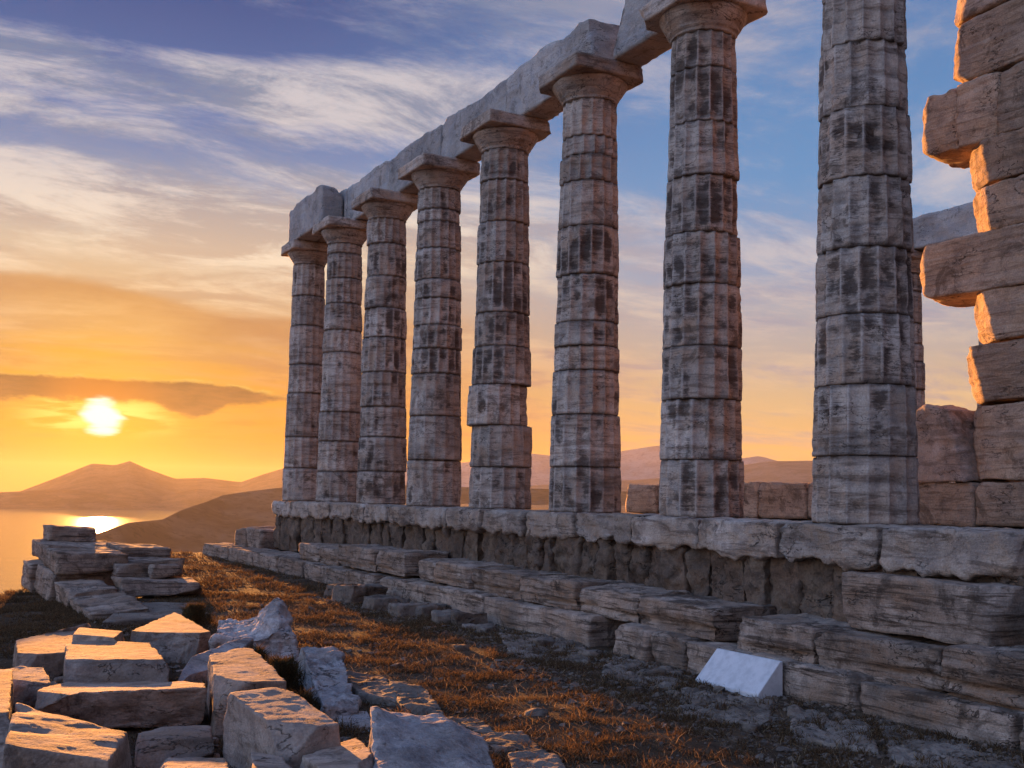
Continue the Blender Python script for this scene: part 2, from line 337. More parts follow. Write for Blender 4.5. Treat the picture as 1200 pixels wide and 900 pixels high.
# ------------------------------------------------------------------ materials
def new_mat(name):
    m = bpy.data.materials.new(name); m.use_nodes = True; m.node_tree.nodes.clear(); g = G(m.node_tree)
    p = g.n('ShaderNodeBsdfPrincipled'); o = g.n('ShaderNodeOutputMaterial'); g.l.new(p.outputs[0], o.inputs[0])
    return m, g, p, o
def stone_mat(name, pale, tan, grey, dark, strata_sc=9., strata_amt=.6, pit=.35, patina=False, bump=.5, fine=60., zdir=(1, 1, 1)):
    m, g, p, o = new_mat(name)
    tc = g.n('ShaderNodeTexCoord').outputs['Object']
    oi = g.n('ShaderNodeObjectInfo')
    rnd = oi.outputs['Random']
    v = g.vm('ADD', tc, g.comb(g.m('MULTIPLY', rnd, 37.), g.m('MULTIPLY', rnd, 91.), g.m('MULTIPLY', rnd, 13.)))
    n1 = g.noise(v, 1.9, 5, .6, .3); n2 = g.noise(v, 5.5, 6, .65, .2)
    stv = g.mapping(v, (0, 0, 0), (.05, .04, 0), (1.1*zdir[0], 1.1*zdir[1], strata_sc*zdir[2]))
    n3 = g.noise(stv, 1.6, 7, .68, .5)
    n4 = g.noise(v, fine, 4, .6); n5 = g.noise(v, 17., 5, .7, .4)
    c = g.mix(g.map(n1, .36, .64), pale, tan)
    c = g.mix(g.m('MULTIPLY', g.map(n2, .44, .62), .85), c, grey)
    c = g.mix(g.m('MULTIPLY', g.map(n3, .50, .62), strata_amt), c, dark)
    c = g.mix(g.m('MULTIPLY', g.map(n3, .46, .28), strata_amt*.5), c, pale)
    c = g.mix(g.m('MULTIPLY', g.map(n5, .60, .70), pit), c, tuple(x*.45 for x in dark))
    cn = g.noise(g.mapping(v, rot=(.12, .1, 0), sc=(1, 1, 2.6*zdir[2])), 1.5, 5, .6, .5)
    crk = g.m('MULTIPLY', g.map(g.m('ABSOLUTE', g.m('SUBTRACT', cn, .5)), .002, .009, 1., 0.), g.map(g.noise(v, 1.7, 3, .5), .46, .56))
    c = g.mix(g.m('MULTIPLY', crk, .8), c, tuple(x*.3 for x in dark))
    # lichen and dust flecks
    c = g.mix(g.m('MULTIPLY', g.map(g.noise(v, 31., 3, .7), .62, .72), .4), c, tuple(min(1, x*1.25) for x in pale))
    c = g.mix(1., c, g.map(rnd, 0, 1, .82, 1.14, False), 'MULTIPLY')
    if patina:
        at = g.n('ShaderNodeAttribute', attribute_name='patina').outputs['Fac']
        fn = g.noise(g.mapping(v, sc=(1, 1, 2.6)), 7.5, 9, .8, .8)
        fz = g.noise(g.mapping(v, sc=(1, 1, 9.)), 3.5, 5, .7, .3)
        pn = g.m('ADD', at, g.m('ADD', g.m('MULTIPLY', g.m('SUBTRACT', fn, .5), 2.2), g.m('MULTIPLY', g.m('SUBTRACT', fz, .5), 1.3)))
        pn = g.m('MULTIPLY', pn, g.map(at, .02, .2))
        c = g.mix(g.m('MULTIPLY', g.map(pn, .06, .74), .80), c, srgb(48, 35, 31))
        ln = g.noise(g.mapping(v, sc=(1.6, 1.6, 15)), 1.2, 4, .6, .4)
        lm = g.m('MULTIPLY', g.map(g.m('ABSOLUTE', g.m('SUBTRACT', ln, .5)), .003, .016, 1., 0.), g.map(g.noise(v, 2.6, 3, .6), .45, .56))
        c = g.mix(g.m('MULTIPLY', lm, .7), c, srgb(58, 44, 40))
        rm = g.n('ShaderNodeAttribute', attribute_name='rim').outputs['Fac']
        c = g.mix(g.m('MULTIPLY', g.m('MULTIPLY', rm, g.map(fn, .4, .6, .4, 1.)), .55), c, (.56, .52, .49))
        jt = g.n('ShaderNodeAttribute', attribute_name='seam').outputs['Fac']
        c = g.mix(g.m('MULTIPLY', jt, .75), c, srgb(52, 40, 36))
    big = g.noise(v, .8, 4, .65, .5)
    c = g.mix(.8, c, g.map(big, .3, .7, .62, 1.25, False), 'MULTIPLY')
    blot = g.noise(v, 3.1, 7, .72, .6)
    c = g.mix(g.m('MULTIPLY', g.map(blot, .54, .63), .6), c, tuple(x*.55 for x in dark))
    c = g.mix(.6, c, g.map(n4, .3, .7, .6, 1.25, False), 'MULTIPLY')
    g.put(p.inputs['Base Color'], c)
    g.put(p.inputs['Roughness'], .88); p.inputs['Specular IOR Level'].default_value = .25
    hgt = g.m('SUBTRACT', g.m('ADD', g.m('ADD', g.m('MULTIPLY', n4, .3), g.m('MULTIPLY', n5, .8)), g.m('ADD', g.m('MULTIPLY', n3, 1.2), g.m('MULTIPLY', blot, .7))), g.m('MULTIPLY', crk, .8))
    b = g.n('ShaderNodeBump'); b.inputs['Strength'].default_value = bump; b.inputs['Distance'].default_value = .035
    g.l.new(hgt, b.inputs['Height']); g.l.new(b.outputs[0], p.inputs['Normal'])
    return m
M_sty = stone_mat('stylobate_marble', (.48, .41, .35), (.37, .275, .20), (.30, .25, .215), (.12, .085, .065), 7, .7, .5, bump=.8)
M_step = stone_mat('weathered_marble', (.42, .335, .27), (.29, .195, .135), (.21, .165, .135), (.085, .058, .042), 17, .9, .45, bump=.7)
M_col = stone_mat('column_marble', (.53, .46, .395), (.43, .315, .235), (.34, .30, .27), (.17, .12, .09), 10, .65, .3, True, .45)
M_arch = stone_mat('architrave_marble', (.44, .42, .40), (.38, .34, .31), (.33, .33, .34), (.24, .215, .20), 5, .35, .4)
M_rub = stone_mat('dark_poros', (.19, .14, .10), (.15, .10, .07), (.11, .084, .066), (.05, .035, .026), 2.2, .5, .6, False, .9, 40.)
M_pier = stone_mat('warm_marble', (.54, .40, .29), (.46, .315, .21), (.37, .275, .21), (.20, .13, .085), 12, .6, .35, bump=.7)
M_loose = stone_mat('fallen_marble', (.37, .30, .25), (.30, .21, .15), (.24, .19, .16), (.13, .09, .065), 5, .6, .55, False, .5)
M_boul = stone_mat('grey_boulder', (.50, .47, .46), (.36, .31, .28), (.30, .29, .30), (.16, .13, .12), 3, .5, .7, False, .9, 45.)
M_flat = stone_mat('rough_bedrock', (.27, .225, .185), (.20, .15, .115), (.17, .145, .125), (.085, .062, .047), 2, .4, .7, False, 1., 35.)

# ------------------------------------------------------------------ sea, hills and ground
ZS = -60.
def sea():
    m, g, p, o = new_mat('sea_water')
    v = g.n('ShaderNodeNewGeometry').outputs['Position']
    n1 = g.noise(g.mapping(v, sc=(1, 1.6, 1)), .35, 3, .6); n2 = g.noise(v, .045, 3, .55)
    b = g.n('ShaderNodeBump'); b.inputs['Strength'].default_value = .2; b.inputs['Distance'].default_value = 1.
    g.l.new(g.m('ADD', g.m('MULTIPLY', n1, .6), g.m('MULTIPLY', n2, 1.6)), b.inputs['Height'])
    g.l.new(b.outputs[0], p.inputs['Normal'])
    p.inputs['Base Color'].default_value = (.02, .035, .05, 1)
    p.inputs['Roughness'].default_value = .13; p.inputs['IOR'].default_value = 1.33
    r = 8900
    me = mesh('sea', [(-r, -r, ZS), (r, -r, ZS), (r, r, ZS), (-r, r, ZS)], [(0, 1, 2, 3)], m, False)
    tag(obj('sea', me), kind='structure')
sea()
def hill_mat(name, a, b):
    m, g, p, o = new_mat(name)
    v = g.n('ShaderNodeNewGeometry').outputs['Position']
    n = g.noise(v, .012, 6, .65); n2 = g.noise(v, .09, 4, .7)
    c = g.mix(g.map(n, .4, .62), a, b); c = g.mix(g.m('MULTIPLY', g.map(n2, .5, .65), .6), c, tuple(x*.5 for x in a))
    g.put(p.inputs['Base Color'], c); p.inputs['Roughness'].default_value = 1; p.inputs['Specular IOR Level'].default_value = 0
    return m
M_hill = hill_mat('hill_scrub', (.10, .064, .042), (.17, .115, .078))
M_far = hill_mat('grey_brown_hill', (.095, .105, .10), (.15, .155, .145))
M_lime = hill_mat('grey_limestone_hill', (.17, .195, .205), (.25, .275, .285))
def ridge(name, pts, dist, front, back=900., zb=ZS-2, ns=160, jag=.06, seed=1., mat=None):
    """a real ridge: crest through (azimuth px, height px) pairs at its distance, long slope towards us, back slope behind"""
    xs = np.linspace(pts[0][0], pts[-1][0], ns)
    ys = np.interp(xs, [p[0] for p in pts], [p[1] for p in pts])
    dd = np.interp(xs, [p[0] for p in pts], [p[2] if len(p) > 2 else dist for p in pts])
    fr = np.interp(xs, [p[0] for p in pts], [p[3] if len(p) > 3 else front for p in pts])
    rows = [(-1, 0.), (-.85, .06), (-.68, .2), (-.5, .40), (-.34, .58), (-.2, .76), (-.1, .89), (-.04, .965), (0, 1.), (.06, .97), (.2, .8), (.5, .4), (1, 0.)]
    V = []
    for t, h in rows:
        for x, y, d0, f0 in zip(xs, ys, dd, fr):
            d = _f2+_r3*(x-600)/F_-_u3*(y-450-SHY)/F_
            hd = np.hypot(d[0], d[1]); zc = CAM[2]+d[2]/hd*d0
            dist_ = d0+(t*f0 if t < 0 else t*back)
            V.append((CAM[0]+d[0]/hd*dist_, CAM[1]+d[1]/hd*dist_, zb+(zc-zb)*h))
    V = np.array(V)
    hh = np.repeat([h for _, h in rows], ns)
    amp = (np.repeat(ys*0+1, 1))
    nz = fbm(np.c_[V[:, :2]/(.16*dist), np.full(len(V), seed)], 5)
    side = (np.repeat([t for t, _ in rows], ns) != 0)
    zc = np.tile(V[8*ns:9*ns, 2]-zb, len(rows))
    V[:, 2] += nz*zc*np.where(side, .30*np.sin(np.pi*np.clip(hh, 0, 1))+.03, .5*jag)
    n = len(rows); Fq = []
    for a in range(n-1):
        i = a*ns+np.arange(ns-1); Fq.append(np.stack([i, i+1, i+1+ns, i+ns], 1))
    return tag(obj(name, mesh(name, V, np.concatenate(Fq), mat or M_hill)), kind='structure')
ridge('far_mountains', [(-160, 585), (-60, 582), (20, 577), (60, 562), (108, 543), (135, 545), (152, 540), (172, 549), (205, 561), (240, 560), (282, 565), (308, 556), (335, 548), (400, 543), (480, 552), (560, 556), (640, 560)], 5000, 900, jag=.05)
ridge('island_hill', [(-220, 578), (-100, 577), (0, 577), (40, 575), (90, 574), (140, 575), (190, 581), (232, 573), (262, 576), (300, 582), (360, 584)], 3720, 400, 700, seed=4., jag=.08)
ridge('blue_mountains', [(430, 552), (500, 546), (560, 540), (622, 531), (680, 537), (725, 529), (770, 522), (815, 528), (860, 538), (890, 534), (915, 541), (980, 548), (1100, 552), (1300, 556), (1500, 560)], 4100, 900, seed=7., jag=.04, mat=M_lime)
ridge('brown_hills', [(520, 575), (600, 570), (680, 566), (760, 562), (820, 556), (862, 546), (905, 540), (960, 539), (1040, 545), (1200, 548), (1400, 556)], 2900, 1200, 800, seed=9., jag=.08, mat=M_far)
ridge('headland', [(108, 627, 1080, 40), (124, 622, 1090, 60), (150, 613, 1120, 80), (190, 609, 1180, 110), (212, 598, 1250, 190), (240, 588, 1320, 260), (262, 580, 1380, 300), (300, 575, 1420, 330), (340, 571, 1450, 360),
                   (420, 566, 1500, 420), (520, 570, 1500, 500), (640, 573, 1500, 600), (800, 577, 1500, 700), (1000, 582, 1500, 800), (1300, 588, 1500, 900)], 1400, 300, 500, seed=12., jag=.10, ns=320)

def ground_z(x, y):
    """plateau at -1.4 that rolls off into the cape's slopes"""
    x = np.asarray(x, float); y = np.asarray(y, float)
    z = np.full(x.shape, -1.42)
    edge = np.interp(x, [-60, -8.5, -6.9, -6.2, -5.6, -4.4, -1., 30], [9., 12., 13.0, 14.5, 21, 22, 23, 40])
    edge = edge+.5*pnoise(np.stack([x*.8, y*.2, x*0], -1).reshape(-1, 3)).reshape(x.shape)
    d = np.maximum(y-edge, 0)
    fall = .28*np.minimum(d, 1.2)**1.5+.62*np.maximum(d-.8, 0)
    d2 = np.maximum(-x-26, 0); fall = fall+.5*d2
    d3 = np.maximum(np.hypot(x, y)-70, 0); fall = np.maximum(fall, .5*d3)
    z = z-fall
    q = np.stack([x, y, x*0], -1).reshape(-1, 3)
    far = np.clip((np.hypot(x+5, y)-24)/40, 0, 1)
    calm = 1-.7*np.clip((-5.2-x)/.6, 0, 1)*np.clip((y-4)/2, 0, 1)
    z = z+calm*(.035*fbm(q*.55, 3)+.022*fbm(q*2.3+5, 3)+.012*fbm(q*7+9, 2)).reshape(x.shape)+far*(fbm(q*.06, 4)*4).reshape(x.shape)
    lt = np.clip((-5.3-x)/.5, 0, 1)*np.clip((y-4)/2, 0, 1)
    z = z-lt*.028*np.clip(y-6, 0, 8)
    return np.maximum(z, ZS-6)
def ground():
    def axis(lo, hi, step, far, n):
        a = np.arange(lo, hi, step); k = np.geomspace(step*1.5, far, n)
        return np.concatenate([(lo-np.cumsum(np.diff(np.r_[0, k])))[::-1], a, hi+np.cumsum(np.diff(np.r_[0, k]))])
    xs = axis(-9.5, -1., .06, 700, 48); ys = axis(-4.5, 15., .07, 900, 48)
    Xg, Yg = np.meshgrid(xs, ys, indexing='ij'); Zg = ground_z(Xg, Yg)
    V = np.stack([Xg, Yg, Zg], -1).reshape(-1, 3); nx, ny = Xg.shape
    i = (np.arange(nx-1)[:, None]*ny+np.arange(ny-1)[None]).ravel()
    Fq = np.stack([i, i+ny, i+ny+1, i+1], 1)
    m, g, p, o = new_mat('dry_earth')
    v = g.n('ShaderNodeNewGeometry').outputs['Position']
    n1 = g.noise(v, 1.1, 6, .62, .3); n2 = g.noise(v, 9., 6, .7); n3 = g.noise(v, 42., 4, .65)
    c = g.mix(g.map(n1, .38, .62), (.070, .046, .030), (.115, .078, .050))
    c = g.mix(g.m('MULTIPLY', g.map(n2, .5, .66), .7), c, (.045, .032, .022))
    c = g.mix(g.m('MULTIPLY', g.map(n3, .60, .70), .6), c, (.26, .20, .14))
    g.put(p.inputs['Base Color'], c); p.inputs['Roughness'].default_value = .95; p.inputs['Specular IOR Level'].default_value = .1
    b = g.n('ShaderNodeBump'); b.inputs['Strength'].default_value = 1.; b.inputs['Distance'].default_value = .05
    g.l.new(g.m('ADD', n2, g.m('MULTIPLY', n3, .5)), b.inputs['Height']); g.l.new(b.outputs[0], p.inputs['Normal'])
    tag(obj('ground', mesh('ground', V, Fq, m)), kind='structure')
ground()

# ------------------------------------------------------------------ temple columns
SP = 2.522
def drum_geo(z0, z1, r0, r1, k, ns=128, vs=.03, dx=0., dy=0., pat=.5, hi=True, rot=0., kc=1., pz=None):
    nz = max(4, int((z1-z0)/vs))
    t = np.linspace(0, 1, nz+1); zz = z0+(z1-z0)*t
    th = np.linspace(0, 2*pi, ns, endpoint=False)
    T, Zz = np.meshgrid(th, zz, indexing='ij')
    rr = r0+(r1-r0)*((Zz-z0)/(z1-z0))
    q = np.stack([np.cos(T)*rr*1., np.sin(T)*rr, Zz], -1).reshape(-1, 3); off = np.array([k*3.7, -k*1.9, k*5.1])
    fl = (T+rot)*16/(2*pi); fr = fl-np.floor(fl); prof = 1-(2*fr-1)**2                  # 0 at arris, 1 in the flute
    er = np.clip(.78+fbm(q*1.5+off, 3)*1.2, .25, 1.).reshape(T.shape)                     # flutes survive unevenly
    depth = .052*er
    r = rr-depth*prof
    # horizontal weathering grooves and missing chips
    wv = Zz*1.+.03*fbm(q*2+off, 2).reshape(T.shape)
    gro = np.clip(fbm(np.stack([wv.ravel()*11, q[:, 0]*.8+off[0], q[:, 1]*.8], 1), 3)-.12, 0, 1).reshape(T.shape)
    r = r-.030*gro-.014*np.clip(fbm(q*5+off, 3)-.1, 0, 1).reshape(T.shape)*2
    r = r+.006*fbm(q*12+off, 3).reshape(T.shape)+.016*fbm(q*1.7-off, 2).reshape(T.shape)
    # worn lips at both ends
    de = np.minimum(Zz-z0, z1-Zz); lipn = np.clip(.5+fbm(q*4-off, 3)*1.6, .15, 1.5).reshape(T.shape)
    lip = np.exp(-(de/(.022*lipn+.006))**1.3)
    r = r-lip*(.007+.030*np.clip(lipn-.85, 0, 1))
    V = np.stack([np.cos(T)*r+dx, np.sin(T)*r+dy, Zz], -1).reshape(-1, 3)
    n2 = nz+1
    i = np.arange(ns)[:, None]*n2+np.arange(nz)[None]; j = (np.arange(ns)[:, None]+1) % ns*n2+np.arange(nz)[None]
    Fq = np.stack([i, j, j+1, i+1], -1).reshape(-1, 4)
    nb = len(V); V = np.vstack([V, [[dx, dy, z0+.004], [dx, dy, z1-.004]]])
    a = np.arange(ns); b = (a+1) % ns
    Fl = Fq.tolist()+[(int(nb), int(y*n2), int(x*n2)) for x, y in zip(a, b)]+[(int(nb+1), int(x*n2+nz), int(y*n2+nz)) for x, y in zip(a, b)]
    # dark crust sits inside the flutes, in bands
    flid = np.floor(fl)
    fz = flid.ravel()
    offc = np.array([kc*3.7, -kc*1.9, kc*5.1])
    if pz is not None: pat = np.interp(Zz, pz[0], pz[1])
    run = fbm(np.stack([Zz.ravel()*1.7+fz*5.3, fz*1.37+kc, np.full(T.size, kc*2.1)], 1), 2).reshape(T.shape)
    wide = fbm(np.stack([np.cos(T).ravel()*1.1, np.sin(T).ravel()*1.1, Zz.ravel()*.8+kc*3.3], 1), 2).reshape(T.shape)
    blob = fbm(q*4.5+offc, 3).reshape(T.shape)
    inside = .35+.65*np.clip((prof-.1)*1.4, 0, 1)
    mid = np.clip(np.minimum(Zz-z0, z1-Zz)/.05, .6, 1)
    pa = inside*mid*np.clip((run*.45+blob*1.35+wide*1.0+pat*1.5-.22)*1.35, 0, 1)
    ar = np.abs(fr-.5)*2
    seam = np.clip(lip*.8+gro*1.6+np.exp(-((ar-.80)/.07)**2)*.35*er*np.clip(.4+blob*2.6, 0, 1), 0, 1)
    hz = fbm(np.stack([Zz.ravel()*6.5+fz*.9, fz*.7+k, np.full(T.size, k*1.3)], 1), 2).reshape(T.shape)
    rimv = np.clip((ar-.84)/.12, 0, 1)*np.clip(.75+blob*1.6, 0, 1)+np.exp(-(hz/.04)**2)*np.clip(.1+wide*2+pat, 0, 1)*.5+.6*np.exp(-((de-.045)/.02)**2)*np.clip(.4+blob*2, 0, 1)
    rimv = np.clip(rimv, 0, 1); pa = pa*(1-.6*rimv)
    return V, Fl, np.r_[pa.ravel(), 0, 0], np.r_[seam.ravel(), 0, 0], np.r_[rimv.ravel(), 0, 0]
def lathe_cap(z0, z1, r0, r1, k, ns=96):
    """echinus: neck rings flaring into a cushion"""
    nz = 16; t = np.linspace(0, 1, nz+1)
    prof = r0+(r1-r0)*np.clip((t-.18)/.82, 0, 1)**.82*(1-.0*t)
    prof = np.where(t > .9, prof-.02*((t-.9)/.1)**2, prof); prof = prof+np.where((t > .15) & (t < .28), .012, 0)
    th = np.linspace(0, 2*pi, ns, endpoint=False); T, I = np.meshgrid(th, np.arange(nz+1), indexing='ij')
    r = prof[I]; Zz = z0+(z1-z0)*t[I]
    q = np.stack([np.cos(T)*r, np.sin(T)*r, Zz], -1).reshape(-1, 3); off = np.array([k*2.7, k, -k*1.3])
    r = r+(.018*fbm(q*3+off, 3)-.035*np.clip(fbm(q*2.4-off, 3)-.2, 0, 1)*2+.008*fbm(q*11, 2)).reshape(T.shape)
    V = np.stack([np.cos(T)*r, np.sin(T)*r, Zz], -1).reshape(-1, 3); n2 = nz+1
    i = np.arange(ns)[:, None]*n2+np.arange(nz)[None]; j = (np.arange(ns)[:, None]+1) % ns*n2+np.arange(nz)[None]
    Fq = np.stack([i, j, j+1, i+1], -1).reshape(-1, 4)
    nb = len(V); V = np.vstack([V, [[0, 0, z0], [0, 0, z1]]]); a = np.arange(ns); b = (a+1) % ns
    return V, Fq.tolist()+[(int(nb), int(y*n2), int(x*n2)) for x, y in zip(a, b)]+[(int(nb+1), int(x*n2+nz), int(y*n2+nz)) for x, y in zip(a, b)]
def column(pos, label, group, joints=None, patl=None, res=1., seed=1, ab=.57, off_={}):
    t = tag(empty('column', pos), label, 'column', group)
    rs = np.random.default_rng(seed); zt = 5.62
    if joints is None:
        joints = np.r_[0, np.sort(np.linspace(.0, zt, 11)[1:-1]+rs.uniform(-.12, .12, 9)), zt]
    joints = np.array(joints)
    pl_ = rs.uniform(-.12, .22, len(joints)-1) if patl is None else np.array([patl[q_ % len(patl)] for q_ in range(len(joints)-1)])
    pz = ((joints[1:]+joints[:-1])/2+rs.uniform(-.12, .12, len(joints)-1), pl_)
    rad = lambda z: .495-.112*(z/zt)**1.15
    for i in range(len(joints)-1):
        z0, z1 = joints[i], joints[i+1]
        s = 1+rs.uniform(-.018, .014); p = rs.uniform(-.12, .22) if patl is None else patl[i % len(patl)]
        if i == 0: s = 1.
        V, Fl, pa, se, ri = drum_geo(z0+.003, z1-.003, rad(z0)*s, rad(z1)*s, seed*10+i, int(16*round(8*res)), .028/res, rs.uniform(-.011, .011)+off_.get(i, (0, 0))[0], rs.uniform(-.011, .011)+off_.get(i, (0, 0))[1], p, True, .1*rs.uniform(-1, 1), seed*3.1, pz)
        obj('drum', mesh('drum', V, Fl, M_col, True, {'patina': pa, 'seam': se, 'rim': ri}), t)
    V, Fl = lathe_cap(zt+.002, 5.90, rad(zt)*.99, .535, seed)
    cap = obj('capital', mesh('capital', V, Fl, M_col), t)
    c = box8(-ab, ab, -ab, ab, 5.90, 6.095, j=.006)
    cu = []
    for sx, sy in ((-1, 1), (1, -1), (1, 1)):
        if rs.random() < .7: cu.append(((sx*ab*.9, sy*ab*.9, 6.), (sx*rs.uniform(.6, 1), sy*rs.uniform(.6, 1), rs.uniform(-.5, .3))))
    V, Fq = stone_geo(c, vox=.03/min(1, res), rough=.008, strata=.006, wear=2, cuts=cu, lump=.012)
    obj('abacus', mesh('abacus', V, Fq, M_col), cap)
    return t
def jz(i, ys, ht_px, yb):
    """drum joints measured as picture heights on a column -> metres"""
    p = np.array([0., SP*i, 0.]); out = [0.]
    for y in ys:
        d = px(0, 0, z=1.)*0
        # intersect the row plane x=0 at the column's own depth
        best = None
        zc = (p-CAM)@_f2
        # height on axis: iterate
        z = 0.
        for _ in range(4):
            q = np.array([0., SP*i, z])-CAM; dep = q@_f2; ycur = 450+SHY-F_*(q@_u3)/dep
            z += (ycur-y)*dep/F_
        out.append(z)
    out = [o for o in out if o < 5.4]
    return out+[5.62] if 5.62-out[-1] > .2 else out[:-1]+[5.62]
JN = [[536, 455, 375, 299, 219, 140, 64, 0, -60], [540, 471, 410, 339, 280, 215, 153, 91, 38], [548, 488, 437, 409, 381, 327, 271, 219, 189, 167],
      [548, 500, 453, 409, 370, 312, 265, 217, 190], [540, 489, 440, 411, 384, 353, 331, 295, 264, 250], [553, 513, 478, 438, 398, 364, 327, 289, 253],
      [553, 518, 484, 415, 389, 358, 329, 300], [549, 513, 462, 429, 384, 349, 320]]
PT = [[-.3, -.1, .22, .42, -.1, .35, .05, -.3, .1, .1], [.16, .02, .18, .3, .3, .38, -.05, .38, .38, .1], [.25, .12, .12, -.1, .1, .3, .4, -.1, -.15, -.1, .0],
      [.0, -.05, .1, .3, .3, .35, .05, .1, .25], [.05, -.1, .2, .35, .35, .25, .3, .2, .05, .1], [.22, .12, .1, .15, .3, .38, -.05, .4, .0], [-.1, .0, -.1, -.05, -.1, -.1, .0, .15], [0, 0, -.1, -.1, -.1, .05, .0, .1]]
LB = ['nearest and widest marble column, its top out of view, beside the orange-edged pier',
      'second nearest column, first from the right to carry a beam, dark crust in its flutes',
      'third nearest column, its wide capital under the V-shaped notch between two beams',
      'fourth column of the beamed row, one lower drum bulging out to the left',
      'column fifth from the near end of the row, dark bands in its middle drums',
      'column sixth from the near end, dark pocked drum high under its capital',
      'pale column next to last at the sea end, under the loose thick end block',
      'last column at the sea end of the row, its left edge lit orange']
for i in range(8):
    column((0, SP*i, 0), LB[i], 'columns of the long row', jz(i, JN[i], 0, 0), PT[i], [1.5, 1.25, 1.1, 1., .85, .8, .75, .7][i], seed=i+1, off_=({2: (-.045, .025), 3: (-.012, 0)} if i == 3 else {}))
column((12.6, 10.95, 0), 'distant column seen between the nearest column and the pier', 'columns of the far row', None, None, .5, 21)
column((12.6, 8.36, 0), 'distant column showing as a sliver behind the left edge of the pier', 'columns of the far row', None, None, .5, 22)

# ------------------------------------------------------------------ beams on the columns
itop = [(15.28, 6.93), (14.46, 6.92), (13.35, 6.93), (12.41, 6.84), (11.93, 6.9), (10.73, 6.9), (10.0, 6.84), (9.9, 6.92), (8.47, 6.85), (7.53, 6.86), (6.94, 6.91), (6.2, 6.94), (5.6, 6.84), (5.35, 6.93), (4.9, 6.88), (4.4, 6.84), (4.07, 6.93), (2.5, 6.92)]
iy = np.array([p[0] for p in itop])[::-1]; iz = np.array([p[1] for p in itop])[::-1]
def arch_warp(V, U):
    V = V.copy(); tz = np.interp(V[:, 1], iy, iz)+.05*fbm(np.c_[V[:, 1]*3, V[:, 0]*2, V[:, 0]*0], 3)
    V[:, 2] = 6.10+(tz-6.10)*U[:, 2]; return V
def beam(x0, x1, y0, y1, label, cuts=(), warp=arch_warp, z1=6.9, **k):
    stone('architrave_beam', box8(x0, x1, y0, y1, 6.10, z1), M_arch, None, label, 'stone beam', 'beams on the long row', vox=.05, rough=.014, strata=.01, wear=2, lump=.02, cuts=cuts, warp=warp, **k)
js = [2.45, 4.95, 7.6, 10.06, 12.55, 15.1, 17.75]
def js_cut(y, sy, tilt): return ((.2, y, 6.1), (0, sy, tilt))
beam(.02, .5, 2.3, 4.75, 'nearest beam, running out of the top of the picture from the notch', [((.2, 4.52, 6.1), (0, 1, .45))])
beam(.0, .5, 5.0, 7.57, 'beam ending in the notch, with a rounded dark end, over the third nearest column', [((.2, 5.02, 6.6), (-.15, -1, .25))])
beam(.02, .5, 7.585, 10.08, 'beam spanning the fourth and fifth nearest columns')
beam(.01, .5, 10.1, 12.6, 'beam spanning the fifth and sixth nearest columns, grooved upright at its joint')
beam(.03, .5, 12.62, 15.12, 'beam just right of the loose thick end block, over the sixth column')
beam(.02, .5, 15.14, 17.9, 'inner beam hidden behind the thick end block at the sea end')
def endw(V, U):
    V = V.copy(); tz = np.interp(V[:, 1], [15.1, 15.3, 15.6, 17.2, 17.9], [6.86, 6.96, 6.99, 6.95, 6.9])-.07*np.clip(fbm(np.c_[V[:, 1]*2, V[:, 0], V[:, 0]], 2)*3, 0, 1)
    V[:, 2] = 6.10+(tz-6.10)*U[:, 2]; return V
beam(-.5, -.02, 15.25, 17.75, 'thick loose end block, outermost at the sea end of the beams', [((-.1, 15.3, 6.8), (.8, -.5, .7)), ((-.5, 17.6, 6.95), (-.3, .6, 1))], endw)
stone('architrave_beam', box8(12.3, 12.85, 8.5, 11.05, 6.10, 6.86), M_arch, None, 'beam across the distant columns, left of the pier', 'stone beam', 'beams on the far row', vox=.07, wear=3, lump=.05)
stone('architrave_beam', box8(12.3, 12.85, 6.0, 8.48, 6.10, 6.9), M_arch, None, 'beam across the distant columns, mostly hidden by the pier', 'stone beam', 'beams on the far row', vox=.08, wear=3, lump=.05)

# ------------------------------------------------------------------ platform
fl_m = M_flat
floorV, floorF = lattice(60, 60, 1)[:2]
fv = floorV*np.array([13.2, 24.6, .3])+np.array([.35, -6.3, -.33])
fv[:, 2] += np.where(floorV[:, 2] > .5, .018*fbm(fv*1.3, 3)-.01, 0)
tag(obj('temple_floor', mesh('temple_floor', fv, floorF, M_flat)), kind='structure')
# stylobate
def wavy(amp, k, base=0.):
    def f(V, U):
        rngs = np.random.default_rng(int(k*10)); V = V.copy(); n = fbm(np.c_[V[:, 1]*3.1+k, np.full(len(V), k*3.), V[:, 0]*.3], 5, gain=.65)
        dz = base+amp*np.clip(n*2, -1., 1.)
        ends = rngs.uniform(0, .05)*np.exp(-((U[:, 1])/.06)**2)+rngs.uniform(0, .05)*np.exp(-((1-U[:, 1])/.06)**2)
        V[:, 2] += (dz+ends)*(1-U[:, 2])
        V[:, 0] += .10*np.clip(fbm(np.c_[V[:, 1]*1.7+k*2, np.full(len(V), k), V[:, 2]*2], 2), 0, 1)*(U[:, 0] < .01)
        return V
    return f
sj = [-6.0, -4.8, -3.45, -2.17, -.81, .47, 1.73, 3.0, 4.28, 5.56, 6.85, 8.1, 9.3, 10.6, 11.75, 12.55, 13.8, 15.1, 16.5, 17.95]
